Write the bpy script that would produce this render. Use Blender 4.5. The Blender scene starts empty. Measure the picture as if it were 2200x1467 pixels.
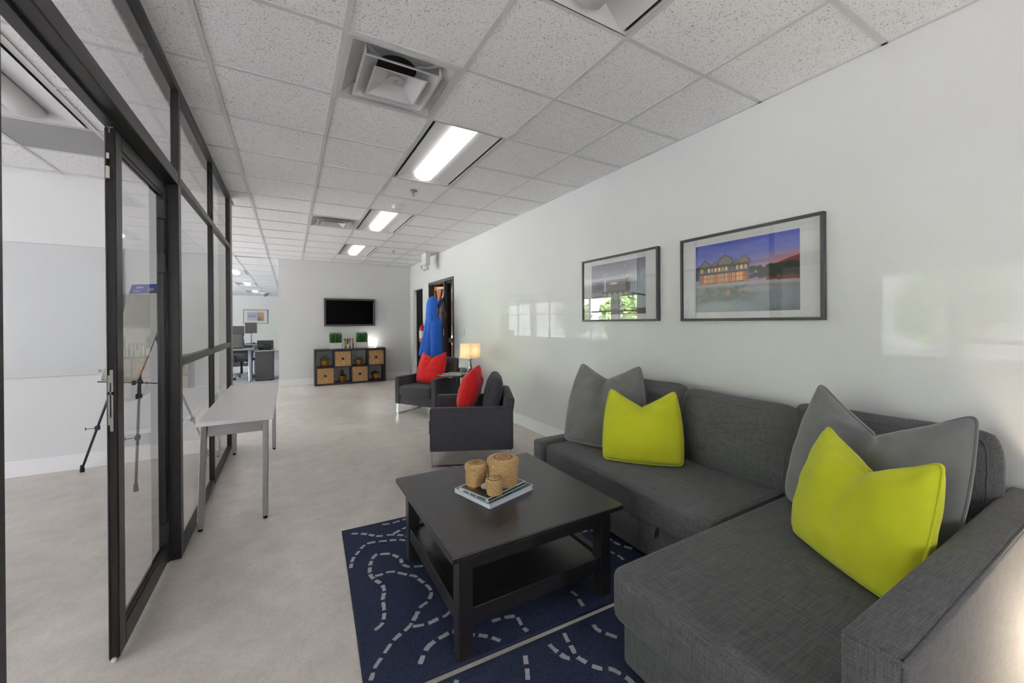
import bpy, bmesh, math, random
import numpy as np
from mathutils import Matrix, Vector, Euler
random.seed(7)
rng = np.random.default_rng(11)
scene = bpy.context.scene
C = scene.collection
R = math.radians

# ------------------------------------------------------------------ camera
FPX, CYPX = 846.716, 694.199
YAW, PITCH, ROLL = 0.515553, -0.00226, -0.006531
CH = 1.357                        # camera height above the floor
CEIL = 2.760
def cam_axes():
    f = np.array([math.sin(YAW)*math.cos(PITCH), math.cos(YAW)*math.cos(PITCH), math.sin(PITCH)])
    r = np.array([math.cos(YAW), -math.sin(YAW), 0.0]); u = np.cross(r, f)
    r2 = r*math.cos(ROLL)+u*math.sin(ROLL); u2 = -r*math.sin(ROLL)+u*math.cos(ROLL)
    return r2, u2, f
AX_R, AX_U, AX_F = cam_axes()
cd = bpy.data.cameras.new('camera'); cam = bpy.data.objects.new('camera', cd); C.objects.link(cam)
cd.sensor_width = 36.0; cd.lens = FPX/2200*36.0
cd.shift_y = -(733.5-CYPX)/2200
cd.clip_start = 0.02; cd.clip_end = 200
m = Matrix(((AX_R[0], AX_U[0], -AX_F[0], 0), (AX_R[1], AX_U[1], -AX_F[1], 0), (AX_R[2], AX_U[2], -AX_F[2], CH), (0, 0, 0, 1)))
cam.matrix_world = m
scene.camera = cam
def at_z(u, v, z):                # photo pixel -> point on a horizontal plane
    d = AX_R*(u-1100)/FPX - AX_U*(v-CYPX)/FPX + AX_F
    t = (z-CH)/d[2]
    return (d[0]*t, d[1]*t)

# ------------------------------------------------------------------ sky, daylight, exposure
world = bpy.data.worlds.new('overcast_sky'); scene.world = world; world.use_nodes = True
wn = world.node_tree.nodes; bgn = wn['Background']
bgn.inputs['Color'].default_value = (0.965, 0.928, 1.02, 1); bgn.inputs['Strength'].default_value = 9.0
scene.cycles.max_bounces = 8; scene.cycles.diffuse_bounces = 4; scene.cycles.glossy_bounces = 3; scene.cycles.transmission_bounces = 4; scene.cycles.caustics_reflective = False; scene.cycles.caustics_refractive = False
scene.view_settings.view_transform = 'Standard'; scene.view_settings.look = 'None'
scene.view_settings.gamma = 1.0; scene.view_settings.use_curve_mapping = False
scene.view_settings.exposure = 0.73
sun = bpy.data.lights.new('sun', 'SUN'); sun.energy = 120.0; sun.angle = R(2.0); sun.color = (1.0, 0.95, 0.99)
suno = bpy.data.objects.new('sun', sun); C.objects.link(suno)
suno.rotation_euler = Vector((-.70, -.20, -.68)).to_track_quat('-Z', 'Y').to_euler()      # comes over the roof: lights the yard outside, not the room
WIN_X = -6.0                      # window wall
WIN_Z = (0.55, 2.40)
WINDOWS = [(-1.7, .6), (1.3, 3.6)] + [(5.6+3.1*i, 5.6+3.1*i+2.75) for i in range(5)]
for k, (a, b) in enumerate(WINDOWS):
    ld = bpy.data.lights.new('window_portal', 'AREA'); lo = bpy.data.objects.new('window_portal', ld); C.objects.link(lo)
    ld.shape = 'RECTANGLE'; ld.size = b-a; ld.size_y = WIN_Z[1]-WIN_Z[0]
    lo.location = (WIN_X-0.16, (a+b)/2, (WIN_Z[0]+WIN_Z[1])/2)
    lo.rotation_euler = (R(90), 0, R(-90))
    ld.cycles.is_portal = True
FILL_WIN = (.5, 1.15)                 # unseen window added behind the camera to light the lounge
ld = bpy.data.lights.new('window_portal', 'AREA'); lo = bpy.data.objects.new('window_portal', ld); C.objects.link(lo)
ld.shape = 'RECTANGLE'; ld.size = FILL_WIN[1]-FILL_WIN[0]; ld.size_y = WIN_Z[1]-WIN_Z[0]
lo.location = ((FILL_WIN[0]+FILL_WIN[1])/2, -2.72, (WIN_Z[0]+WIN_Z[1])/2); lo.rotation_euler = (R(90), 0, R(0)); ld.cycles.is_portal = True

# ------------------------------------------------------------------ helpers
ROOTS = {}
def thing(name, label, cat, loc=(0, 0, 0), rotz=0.0, group=None):
    o = bpy.data.objects.new(name, None); C.objects.link(o)
    o.empty_display_size = 0.1
    o.location = loc; o.rotation_euler = (0, 0, rotz)
    o['label'] = label; o['category'] = cat
    if group: o['group'] = group
    ROOTS[o.name] = Matrix.Translation(loc) @ Matrix.Rotation(rotz, 4, 'Z')
    return o
def tag(o, label, cat=None, group=None):
    o['label'] = label
    if cat: o['category'] = cat
    if group: o['group'] = group
    return o
def obj(name, bm, mat, parent=None, smooth=False, w=False, kind=None, mats=None):
    if isinstance(bm, bpy.types.Mesh): me = bm
    else:
        me = bpy.data.meshes.new(name); bm.to_mesh(me); bm.free()
    if mats:
        for mm in mats: me.materials.append(mm)
    elif mat is not None and len(me.materials) == 0: me.materials.append(mat)
    if smooth:
        for p in me.polygons: p.use_smooth = True
    o = bpy.data.objects.new(name, me); C.objects.link(o)
    if parent is not None:
        o.parent = parent
        if w: o.matrix_parent_inverse = ROOTS[parent.name].inverted() if parent.name in ROOTS else Matrix.Identity(4)
    if kind: o['kind'] = kind
    return o
def struct(name, bm, mat, label=None, smooth=False):
    o = obj(name, bm, mat, None, smooth, kind='structure')
    if label: o['label'] = label
    return o
def copy_part(src, parent, loc, rot=None):
    c = src.copy(); C.objects.link(c); c.parent = parent; c.location = loc
    if rot is not None: c.rotation_euler = rot
    return c
def dup(root, loc, rotz, label=None, group=None):
    r = root.copy(); C.objects.link(r); r.location = loc; r.rotation_euler = (0, 0, rotz)
    ROOTS[r.name] = Matrix.Translation(loc) @ Matrix.Rotation(rotz, 4, 'Z')
    if label: r['label'] = label
    if group: r['group'] = group
    for ch in list(root.children):
        c = ch.copy(); C.objects.link(c); c.parent = r
        for g in list(ch.children):
            d = g.copy(); C.objects.link(d); d.parent = c
    return r
def BM(): return bmesh.new()
def box(bm, x0, x1, y0, y1, z0, z1, bev=0.0, seg=2, mx=None, mi=0):
    t = bmesh.new()
    bmesh.ops.create_cube(t, size=1.0)
    for v in t.verts:
        v.co = Vector(((x0+x1)/2+v.co.x*(x1-x0), (y0+y1)/2+v.co.y*(y1-y0), (z0+z1)/2+v.co.z*(z1-z0)))
    if bev > 0:
        bmesh.ops.bevel(t, geom=list(t.edges), offset=min(bev, 0.49*min(abs(x1-x0), abs(y1-y0), abs(z1-z0))), segments=seg, profile=0.5, affect='EDGES')
    if mx is not None: bmesh.ops.transform(t, matrix=mx, verts=t.verts)
    for f in t.faces: f.material_index = mi
    me = bpy.data.meshes.new('t'); t.to_mesh(me); t.free(); bm.from_mesh(me); bpy.data.meshes.remove(me)
    return bm
def nbox(*a, **k): return box(BM(), *a, **k)
def prism(bm, poly, z0, z1, mx=None):      # poly in xy
    n = len(poly)
    vs = [Vector((p[0], p[1], z0)) for p in poly]+[Vector((p[0], p[1], z1)) for p in poly]
    if mx is not None: vs = [mx @ v for v in vs]
    bv = [bm.verts.new(v) for v in vs]
    bm.faces.new(bv[:n][::-1]); bm.faces.new(bv[n:])
    for i in range(n): bm.faces.new((bv[i], bv[(i+1) % n], bv[n+(i+1) % n], bv[n+i]))
    return bm
def tube(bm, path, rad, n=8, closed=False, cap=True):
    P = [Vector(p) for p in path]; L = len(P); rings = []
    up = Vector((0, 0, 1)); prev = None
    for i, p in enumerate(P):
        if closed: d = P[(i+1) % L]-P[i-1]
        else: d = P[min(i+1, L-1)]-P[max(i-1, 0)]
        if d.length < 1e-9: d = Vector((0, 0, 1))
        d.normalize()
        if prev is None:
            a = d.cross(up)
            if a.length < 0.05: a = d.cross(Vector((1, 0, 0)))
        else:
            a = prev - d*prev.dot(d)
            if a.length < 1e-5: a = d.cross(up)
        a.normalize(); prev = a; b = d.cross(a)
        r = rad[i] if isinstance(rad, (list, tuple)) else rad
        rings.append([bm.verts.new(p+a*(r*math.cos(2*math.pi*k/n))+b*(r*math.sin(2*math.pi*k/n))) for k in range(n)])
    for i in range(L if closed else L-1):
        A, B = rings[i], rings[(i+1) % L]
        for k in range(n): bm.faces.new((A[k], A[(k+1) % n], B[(k+1) % n], B[k]))
    if cap and not closed:
        bm.faces.new(rings[0][::-1]); bm.faces.new(rings[-1])
    return bm
def lathe(bm, prof, n=24, cx=0, cy=0, cap=True, fn=None):
    rings = []
    for (r, z) in prof:
        ring = []
        for k in range(n):
            a = 2*math.pi*k/n
            rr = r if fn is None else r+fn(a, z, r)
            ring.append(bm.verts.new((cx+rr*math.cos(a), cy+rr*math.sin(a), z)))
        rings.append(ring)
    for A, B in zip(rings[:-1], rings[1:]):
        for k in range(n): bm.faces.new((A[k], A[(k+1) % n], B[(k+1) % n], B[k]))
    if cap:
        bm.faces.new(rings[0][::-1]); bm.faces.new(rings[-1])
    return bm
def grid_mesh(fn, nu, nv, bm=None, closed_u=False):
    bm = bm or BM(); V = []
    for j in range(nv+1):
        V.append([bm.verts.new(fn(i/nu, j/nv)) for i in range(nu if closed_u else nu+1)])
    for j in range(nv):
        for i in range(nu):
            i2 = (i+1) % nu if closed_u else i+1
            bm.faces.new((V[j][i], V[j][i2], V[j+1][i2], V[j+1][i]))
    return bm
def xf(loc=(0, 0, 0), rz=0, rx=0, ry=0):
    return Matrix.Translation(loc) @ Matrix.Rotation(rz, 4, 'Z') @ Matrix.Rotation(rx, 4, 'X') @ Matrix.Rotation(ry, 4, 'Y')

# ------------------------------------------------------------------ materials (all node based)
def s2l(c):
    return tuple((x/12.92 if x <= 0.04045 else ((x+0.055)/1.055)**2.4) for x in c)
def rgb(r, g, b): return s2l((r/255, g/255, b/255))
MATS = {}
def pm(name, base, rough=0.5, metal=0.0, var=None, bump=None, coat=0.0, coat_r=0.05, emit=None, emit_s=0.0, sheen=0.0, spec=0.5, trans=0.0, alpha=None):
    """var=(scale,amount[,stretch xyz]) colour variation; bump=(scale,strength)"""
    if name in MATS: return MATS[name]
    mt = bpy.data.materials.new(name); mt.use_nodes = True; nt = mt.node_tree; N = nt.nodes; L = nt.links
    b = N['Principled BSDF']
    b.inputs['Roughness'].default_value = rough; b.inputs['Metallic'].default_value = metal
    b.inputs['Specular IOR Level'].default_value = spec
    b.inputs['Coat Weight'].default_value = coat; b.inputs['Coat Roughness'].default_value = coat_r
    b.inputs['Sheen Weight'].default_value = sheen
    b.inputs['Transmission Weight'].default_value = trans
    if emit is not None:
        b.inputs['Emission Color'].default_value = (*emit, 1); b.inputs['Emission Strength'].default_value = emit_s
    tc = N.new('ShaderNodeTexCoord')
    v = var or (6.0, 0.04)
    no = N.new('ShaderNodeTexNoise'); no.inputs['Scale'].default_value = v[0]; no.inputs['Detail'].default_value = 4
    src = tc.outputs['Object']
    if len(v) > 2:
        mp = N.new('ShaderNodeMapping'); mp.inputs['Scale'].default_value = v[2]; L.new(src, mp.inputs['Vector']); L.new(mp.outputs['Vector'], no.inputs['Vector'])
    else: L.new(src, no.inputs['Vector'])
    mr = N.new('ShaderNodeMapRange'); mr.inputs['From Min'].default_value = 0.25; mr.inputs['From Max'].default_value = 0.75
    mr.inputs['To Min'].default_value = 1-v[1]; mr.inputs['To Max'].default_value = 1+v[1]
    L.new(no.outputs['Fac'], mr.inputs['Value'])
    mx = N.new('ShaderNodeVectorMath'); mx.operation = 'SCALE'; mx.inputs[0].default_value = base
    L.new(mr.outputs['Result'], mx.inputs['Scale']); L.new(mx.outputs['Vector'], b.inputs['Base Color'])
    if bump:
        n2 = N.new('ShaderNodeTexNoise'); n2.inputs['Scale'].default_value = bump[0]; n2.inputs['Detail'].default_value = 3
        L.new(src, n2.inputs['Vector'])
        bp = N.new('ShaderNodeBump'); bp.inputs['Strength'].default_value = bump[1]; bp.inputs['Distance'].default_value = 0.004
        L.new(n2.outputs['Fac'], bp.inputs['Height']); L.new(bp.outputs['Normal'], b.inputs['Normal'])
    MATS[name] = mt; return mt
def fabric(name, base, thread=340, amt=0.35, sheen=0.15, slub=14):
    mt = bpy.data.materials.new(name); mt.use_nodes = True; nt = mt.node_tree; N = nt.nodes; L = nt.links
    b = N['Principled BSDF']; b.inputs['Roughness'].default_value = 0.95; b.inputs['Sheen Weight'].default_value = sheen
    b.inputs['Specular IOR Level'].default_value = 0.15
    tc = N.new('ShaderNodeTexCoord'); outs = []
    for sc in ((slub, thread, thread), (thread, slub, thread*.9), (thread, thread, slub)):
        mp = N.new('ShaderNodeMapping'); mp.inputs['Scale'].default_value = sc
        no = N.new('ShaderNodeTexNoise'); no.inputs['Scale'].default_value = 1.0; no.inputs['Detail'].default_value = 2
        L.new(tc.outputs['Object'], mp.inputs['Vector']); L.new(mp.outputs['Vector'], no.inputs['Vector']); outs.append(no.outputs['Fac'])
    a = N.new('ShaderNodeMath'); a.operation = 'ADD'; L.new(outs[0], a.inputs[0]); L.new(outs[1], a.inputs[1])
    a2 = N.new('ShaderNodeMath'); a2.operation = 'ADD'; L.new(a.outputs[0], a2.inputs[0]); L.new(outs[2], a2.inputs[1])
    mr = N.new('ShaderNodeMapRange'); mr.inputs['From Min'].default_value = 1.1; mr.inputs['From Max'].default_value = 1.9
    mr.inputs['To Min'].default_value = 1-amt; mr.inputs['To Max'].default_value = 1+amt
    L.new(a2.outputs[0], mr.inputs['Value'])
    mx = N.new('ShaderNodeVectorMath'); mx.operation = 'SCALE'; mx.inputs[0].default_value = base
    L.new(mr.outputs['Result'], mx.inputs['Scale']); L.new(mx.outputs['Vector'], b.inputs['Base Color'])
    bp = N.new('ShaderNodeBump'); bp.inputs['Strength'].default_value = 0.25; bp.inputs['Distance'].default_value = 0.002
    L.new(a2.outputs[0], bp.inputs['Height']); L.new(bp.outputs['Normal'], b.inputs['Normal'])
    MATS[name] = mt; return mt
def thin_glass(name, tint=(0.95, 0.96, 0.96), ior=1.5, rough=0.0):
    mt = bpy.data.materials.new(name); mt.use_nodes = True; nt = mt.node_tree; N = nt.nodes; L = nt.links
    N.remove(N['Principled BSDF']); out = N['Material Output']
    tr = N.new('ShaderNodeBsdfTransparent'); tr.inputs['Color'].default_value = (*tint, 1)
    gl = N.new('ShaderNodeBsdfGlossy'); gl.inputs['Roughness'].default_value = rough; gl.inputs['Color'].default_value = (1, 1, 1, 1)
    fr = N.new('ShaderNodeFresnel'); fr.inputs['IOR'].default_value = ior
    ge = N.new('ShaderNodeNewGeometry')
    inv = N.new('ShaderNodeMath'); inv.operation = 'SUBTRACT'; inv.inputs[0].default_value = 1.0; L.new(ge.outputs['Backfacing'], inv.inputs[1])
    ml = N.new('ShaderNodeMath'); ml.operation = 'MULTIPLY'; L.new(fr.outputs['Fac'], ml.inputs[0]); L.new(inv.outputs[0], ml.inputs[1])
    mx = N.new('ShaderNodeMixShader'); L.new(ml.outputs[0], mx.inputs['Fac']); L.new(tr.outputs[0], mx.inputs[1]); L.new(gl.outputs[0], mx.inputs[2])
    L.new(mx.outputs[0], out.inputs['Surface']); MATS[name] = mt; return mt
def painted(name, rough=0.5):          # printed surface: reads the colour attribute of the printed sheet
    mt = bpy.data.materials.new(name); mt.use_nodes = True; nt = mt.node_tree; N = nt.nodes; L = nt.links
    b = N['Principled BSDF']; b.inputs['Roughness'].default_value = rough
    at = N.new('ShaderNodeAttribute'); at.attribute_name = 'print'
    L.new(at.outputs['Color'], b.inputs['Base Color']); MATS[name] = mt; return mt
def print_mesh(name, img, w, h, t=0.0012):
    """thin sheet in local XZ (front -Y) carrying img (rows top-down, sRGB 0-1) as its print"""
    H_, W_ = img.shape[:2]
    xs = np.linspace(-w/2, w/2, W_+1); zs = np.linspace(h, 0, H_+1)
    V = np.array([(x, -t, z) for z in zs for x in xs])
    nf = len(V)
    F = []
    for j in range(H_):
        for i in range(W_):
            a = j*(W_+1)+i; F.append((a+W_+1, a+W_+2, a+1, a))
    V = np.vstack([V, [(-w/2, 0, 0), (w/2, 0, 0), (w/2, 0, h), (-w/2, 0, h)]])
    F.append((nf+3, nf+2, nf+1, nf))
    c = [H_*(W_+1), H_*(W_+1)+W_, W_, 0]
    for k in range(4): F.append((c[k], nf+k, nf+(k+1) % 4, c[(k+1) % 4]))
    me = bpy.data.meshes.new(name); me.from_pydata([tuple(v) for v in V], [], F)
    col = me.attributes.new('print', 'FLOAT_COLOR', 'CORNER')
    lin = np.where(img <= 0.04045, img/12.92, ((img+0.055)/1.055)**2.4).reshape(-1, 3)
    data = np.ones((len(me.loops), 4), dtype=np.float32); data[:, :3] = 0.7
    data[:4*H_*W_, :3] = np.repeat(lin, 4, axis=0)
    col.data.foreach_set('color', data.ravel())
    me.update(); return me

WHITE = pm('white_wall_paint', rgb(221, 221, 221), 0.55, var=(1.2, 0.012), bump=(180, 0.03))
GLOSSW = pm('glossy_white_wall_paint', rgb(221, 221, 221), 0.5, var=(1.2, 0.012), coat=0.2, coat_r=0.02, spec=0.2)
TRIMW = pm('white_trim_paint', rgb(238, 238, 238), 0.35, var=(3, 0.015))
BOARDW = pm('whiteboard_enamel', rgb(205, 207, 209), 0.25, var=(2, 0.01), coat=0.3)
BLACKAL = pm('black_anodised_aluminium', rgb(32, 30, 29), 0.34, 0.0, var=(5, 0.08, (1, 1, .2)), spec=0.45)
RUBBER = pm('black_rubber', rgb(22, 22, 23), 0.7)
GLASS = thin_glass('clear_partition_glass', (0.945, 0.945, 0.95), 1.75)
WGLASS = thin_glass('window_glass', (0.95, 0.97, 0.97))
PGLASS = thin_glass('picture_glass', (0.98, 0.98, 0.98), 1.9)
STEEL = pm('brushed_steel', rgb(170, 168, 163), 0.35, 1.0, var=(60, 0.1, (1, 1, 12)))
CHROME = pm('chrome', rgb(205, 207, 210), 0.12, 1.0, var=(4, 0.03))
ALU = pm('satin_aluminium', rgb(165, 165, 164), 0.4, 1.0, var=(30, 0.05))
SOFA = fabric('charcoal_linen_upholstery', rgb(95, 95, 96), 300, 0.42)
VELVET = pm('grey_velvet', rgb(118, 118, 119), 0.9, var=(9, 0.14), sheen=0.6, spec=0.1, bump=(600, 0.15))
LIME = pm('lime_cotton', rgb(200, 204, 44), 0.85, var=(14, 0.04), sheen=0.2, spec=0.15, bump=(700, 0.2))
RED = pm('red_cotton', rgb(206, 32, 36), 0.85, var=(14, 0.06), sheen=0.2, spec=0.15, bump=(700, 0.2))
CHAIRF = fabric('dark_slate_upholstery', rgb(74, 72, 77), 420, 0.25)
ESPRESSO = pm('black_brown_wood', rgb(35, 32, 32), 0.33, var=(3, 0.25, (1, 14, 14)), spec=0.85)
KALLAX = pm('black_brown_laminate', rgb(45, 41, 42), 0.45, var=(4, 0.12, (1, 8, 8)))
LAMI = pm('pale_grey_laminate', rgb(240, 239, 237), 0.4, var=(12, 0.02))
TROFW = pm('white_enamel_steel', rgb(206, 206, 206), 0.45, var=(3, 0.01))
BLACK = pm('matt_black', rgb(14, 14, 15), 0.6)
PLASTB = pm('black_plastic', rgb(34, 34, 36), 0.45)
PLASTW = pm('white_plastic', rgb(220, 220, 218), 0.4)
LIT = pm('lit_acrylic_lens', rgb(240, 240, 240), 0.5, emit=(1.0, 0.985, 0.96), emit_s=1.6)
UNLIT = pm('unlit_acrylic_lens', rgb(228, 228, 228), 0.4)
CARPET = pm('office_carpet', rgb(168, 170, 172), 0.95, var=(40, 0.1), bump=(300, 0.3))
PAPER = pm('paper', rgb(226, 224, 216), 0.8, var=(3, 0.015))
PRINT = painted('printed_paper'); PRINTG = painted('printed_gloss_cover', 0.3)
# ------------------------------------------------------------------ floor
def concrete():
    mt = bpy.data.materials.new('polished_concrete'); mt.use_nodes = True; nt = mt.node_tree; N = nt.nodes; L = nt.links
    b = N['Principled BSDF']; tc = N.new('ShaderNodeTexCoord')
    def noise(sc, det, stretch=(1, 1, 1), dist=0.0):
        mp = N.new('ShaderNodeMapping'); mp.inputs['Scale'].default_value = stretch
        n = N.new('ShaderNodeTexNoise'); n.inputs['Scale'].default_value = sc; n.inputs['Detail'].default_value = det; n.inputs['Distortion'].default_value = dist
        L.new(tc.outputs['Object'], mp.inputs['Vector']); L.new(mp.outputs['Vector'], n.inputs['Vector']); return n.outputs['Fac']
    big = noise(0.9, 6, (1, .55, 1), 0.6); mid = noise(7, 5); fine = noise(170, 3)
    cr = N.new('ShaderNodeValToRGB'); e = cr.color_ramp.elements
    e[0].position = 0.30; e[0].color = (*rgb(194, 187, 179), 1); e[1].position = 0.72; e[1].color = (*rgb(238, 231, 223), 1)
    L.new(big, cr.inputs['Fac'])
    def mul(col, fac, lo, hi, f0=.3, f1=.7):
        mr = N.new('ShaderNodeMapRange'); mr.inputs['From Min'].default_value = f0; mr.inputs['From Max'].default_value = f1
        mr.inputs['To Min'].default_value = lo; mr.inputs['To Max'].default_value = hi; L.new(fac, mr.inputs['Value'])
        v = N.new('ShaderNodeVectorMath'); v.operation = 'SCALE'; L.new(col, v.inputs[0]); L.new(mr.outputs['Result'], v.inputs['Scale']); return v.outputs['Vector']
    c = mul(cr.outputs['Color'], mid, .90, 1.07); c = mul(c, fine, .86, 1.13); c = mul(c, noise(38, 4), .95, 1.05)
    # old adhesive marks: sparse dark blotches
    spot = noise(2.6, 1); rim = noise(14, 2)
    a = N.new('ShaderNodeMath'); a.operation = 'MULTIPLY'; L.new(spot, a.inputs[0]); L.new(rim, a.inputs[1])
    c = mul(c, a.outputs[0], 1.0, .80, .455, .475)
    L.new(c, b.inputs['Base Color'])
    rr = N.new('ShaderNodeMapRange'); rr.inputs['To Min'].default_value = .28; rr.inputs['To Max'].default_value = .46; L.new(mid, rr.inputs['Value']); L.new(rr.outputs['Result'], b.inputs['Roughness'])
    b.inputs['Specular IOR Level'].default_value = 0.45
    bp = N.new('ShaderNodeBump'); bp.inputs['Strength'].default_value = 0.06; bp.inputs['Distance'].default_value = 0.003; L.new(fine, bp.inputs['Height']); L.new(bp.outputs['Normal'], b.inputs['Normal'])
    return mt
CONC = concrete()
struct('floor', nbox(-6.2, 4.6, -2.6, 10.4, -0.15, 0), CONC, 'worn warm grey polished concrete floor of lounge and meeting room')
struct('floor_office', nbox(-6.2, 4.6, 10.4, 23.5, -0.15, 0.0), CARPET, 'pale grey carpet floor of the open office')

# ------------------------------------------------------------------ walls
WR = 2.655
bm = BM()
for a, b_, z0, z1 in ((-2.6, 6.85, 0, CEIL+.1), (6.85, 8.33, 2.215, CEIL+.1), (8.33, 8.80, 0, CEIL+.1), (8.80, 9.56, 2.145, CEIL+.1), (9.56, 9.97, 0, CEIL+.1)):
    box(bm, WR, WR+.13, a, b_, z0, z1)
struct('wall_right', bm, GLOSSW, 'long glossy white wall behind the sofa and armchairs')
struct('wall_back', nbox(-.185, WR, 9.85, 9.97, 0, CEIL+.1), WHITE, 'white end wall carrying the black television')
struct('wall_meeting', nbox(-6.0, -.56, 5.255, 5.37, 0, CEIL+.1), WHITE, 'white meeting room wall with whiteboard behind the glass')
bm = BM()
for a in ((-6.2, FILL_WIN[0], 0, CEIL+.1), (FILL_WIN[1], 4.6, 0, CEIL+.1), (FILL_WIN[0], FILL_WIN[1], 0, WIN_Z[0]), (FILL_WIN[0], FILL_WIN[1], WIN_Z[1], CEIL+.1)): box(bm, a[0], a[1], -2.75, -2.6, a[2], a[3])
struct('wall_front', bm, WHITE)
bm = BM(); f = .055
for a in ((FILL_WIN[0], FILL_WIN[1], WIN_Z[0], WIN_Z[0]+f), (FILL_WIN[0], FILL_WIN[1], WIN_Z[1]-f, WIN_Z[1]), (FILL_WIN[0], FILL_WIN[0]+f, WIN_Z[0]+f, WIN_Z[1]-f), (FILL_WIN[1]-f, FILL_WIN[1], WIN_Z[0]+f, WIN_Z[1]-f)): box(bm, a[0], a[1], -2.70, -2.64, a[2], a[3])
wo = struct('window_20', bm, BLACKAL, 'dark framed window added to the unseen front wall to light the lounge'); obj('pane', nbox(FILL_WIN[0]+f, FILL_WIN[1]-f, -2.674, -2.666, WIN_Z[0]+f, WIN_Z[1]-f), WGLASS, wo)
struct('wall_office', nbox(-6.2, 4.6, 23.3, 23.45, 0, CEIL+.1), WHITE, 'white far wall of the open office')
struct('wall_east', nbox(3.4, 3.55, 9.97, 23.3, 0, CEIL+.1), WHITE)
bm = BM(); prev = -2.6
for a, b_ in WINDOWS:
    box(bm, WIN_X-.2, WIN_X, prev, a, 0, CEIL+.1); box(bm, WIN_X-.2, WIN_X, a, b_, 0, WIN_Z[0]); box(bm, WIN_X-.2, WIN_X, a, b_, WIN_Z[1], CEIL+.1); prev = b_
box(bm, WIN_X-.2, WIN_X, prev, 23.3, 0, CEIL+.1)
struct('wall_left', bm, WHITE, 'white outer wall with a row of windows')
for k, (a, b_) in enumerate(WINDOWS):
    bm = BM(); z0, z1 = WIN_Z; f = .055
    box(bm, WIN_X-.12, WIN_X-.05, a, b_, z0, z0+f); box(bm, WIN_X-.12, WIN_X-.05, a, b_, z1-f, z1)
    box(bm, WIN_X-.12, WIN_X-.05, a, a+f, z0+f, z1-f); box(bm, WIN_X-.12, WIN_X-.05, b_-f, b_, z0+f, z1-f)
    mid = (a+b_)/2
    if b_-a > 2: box(bm, WIN_X-.12, WIN_X-.05, mid-f/2, mid+f/2, z0+f, z1-f)
    box(bm, WIN_X-.12, WIN_X-.05, a+f, b_-f, 1.75, 1.80)
    wo = struct('window_%d' % (k+1), bm, BLACKAL, 'dark framed window in the outer wall')
    wo['group'] = 'windows of the outer wall'
    spans = [(a+f, mid-f/2), (mid+f/2, b_-f)] if b_-a > 2 else [(a+f, b_-f)]
    for s in spans:
        obj('pane', nbox(WIN_X-.09, WIN_X-.082, s[0], s[1], z0+f, 1.75), WGLASS, wo); obj('pane', nbox(WIN_X-.09, WIN_X-.082, s[0], s[1], 1.80, z1-f), WGLASS, wo)
# baseboards
def baseboard(name, x0, x1, y0, y1, side):
    bm = BM(); h = .145
    box(bm, x0, x1, y0, y1, 0, h, .004, 1)
    return struct(name, bm, TRIMW)
baseboard('baseboard_right', WR-.016, WR-.0005, -2.6, 6.80, 'r')
baseboard('baseboard_back', -.2, WR-.02, 9.834, 9.8495, 'b')
baseboard('baseboard_meeting', -5.99, -.66, 5.238, 5.2545, 'm')

# ------------------------------------------------------------------ ceiling: slab, grid runners, lay-in tiles
def acoustic():
    mt = bpy.data.materials.new('acoustic_tile'); mt.use_nodes = True; nt = mt.node_tree; N = nt.nodes; L = nt.links
    b = N['Principled BSDF']; b.inputs['Roughness'].default_value = .9; b.inputs['Specular IOR Level'].default_value = .1
    tc = N.new('ShaderNodeTexCoord'); oi = N.new('ShaderNodeObjectInfo')
    ad = N.new('ShaderNodeVectorMath'); ad.operation = 'ADD'; L.new(tc.outputs['Object'], ad.inputs[0]); L.new(oi.outputs['Location'], ad.inputs[1])
    n1 = N.new('ShaderNodeTexNoise'); n1.inputs['Scale'].default_value = 150; n1.inputs['Detail'].default_value = 1.5; n1.inputs['Distortion'].default_value = .8; L.new(ad.outputs[0], n1.inputs['Vector'])
    n2 = N.new('ShaderNodeTexNoise'); n2.inputs['Scale'].default_value = 75; n2.inputs['Detail'].default_value = 2; L.new(ad.outputs[0], n2.inputs['Vector'])
    mr = N.new('ShaderNodeMapRange'); mr.inputs['From Min'].default_value = .32; mr.inputs['From Max'].default_value = .385; mr.inputs['To Min'].default_value = .38; mr.inputs['To Max'].default_value = 1; L.new(n1.outputs['Fac'], mr.inputs['Value'])
    m2 = N.new('ShaderNodeMapRange'); m2.inputs['To Min'].default_value = .97; m2.inputs['To Max'].default_value = 1.03; L.new(n2.outputs['Fac'], m2.inputs['Value'])
    mm = N.new('ShaderNodeMath'); mm.operation = 'MULTIPLY'; L.new(mr.outputs['Result'], mm.inputs[0]); L.new(m2.outputs['Result'], mm.inputs[1])
    sc = N.new('ShaderNodeVectorMath'); sc.operation = 'SCALE'; sc.inputs[0].default_value = rgb(246, 246, 246); L.new(mm.outputs[0], sc.inputs['Scale']); L.new(sc.outputs['Vector'], b.inputs['Base Color'])
    bp = N.new('ShaderNodeBump'); bp.inputs['Strength'].default_value = .3; bp.inputs['Distance'].default_value = .003; L.new(mm.outputs[0], bp.inputs['Height']); L.new(bp.outputs['Normal'], b.inputs['Normal'])
    return mt
TILE = acoustic()
RUN = pm('white_grid_steel', rgb(214, 214, 214), .4, var=(3, .01))
ceil = struct('ceiling', nbox(-6.2, 4.6, -2.7, 23.5, CEIL+.09, CEIL+.2), TROFW, 'white suspended ceiling of lay-in acoustic tiles')
T = .61; GX, GY = -.3626, 2.6375; MX_, MY_ = -1.205, 3.965
tile_cache = {}
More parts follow.
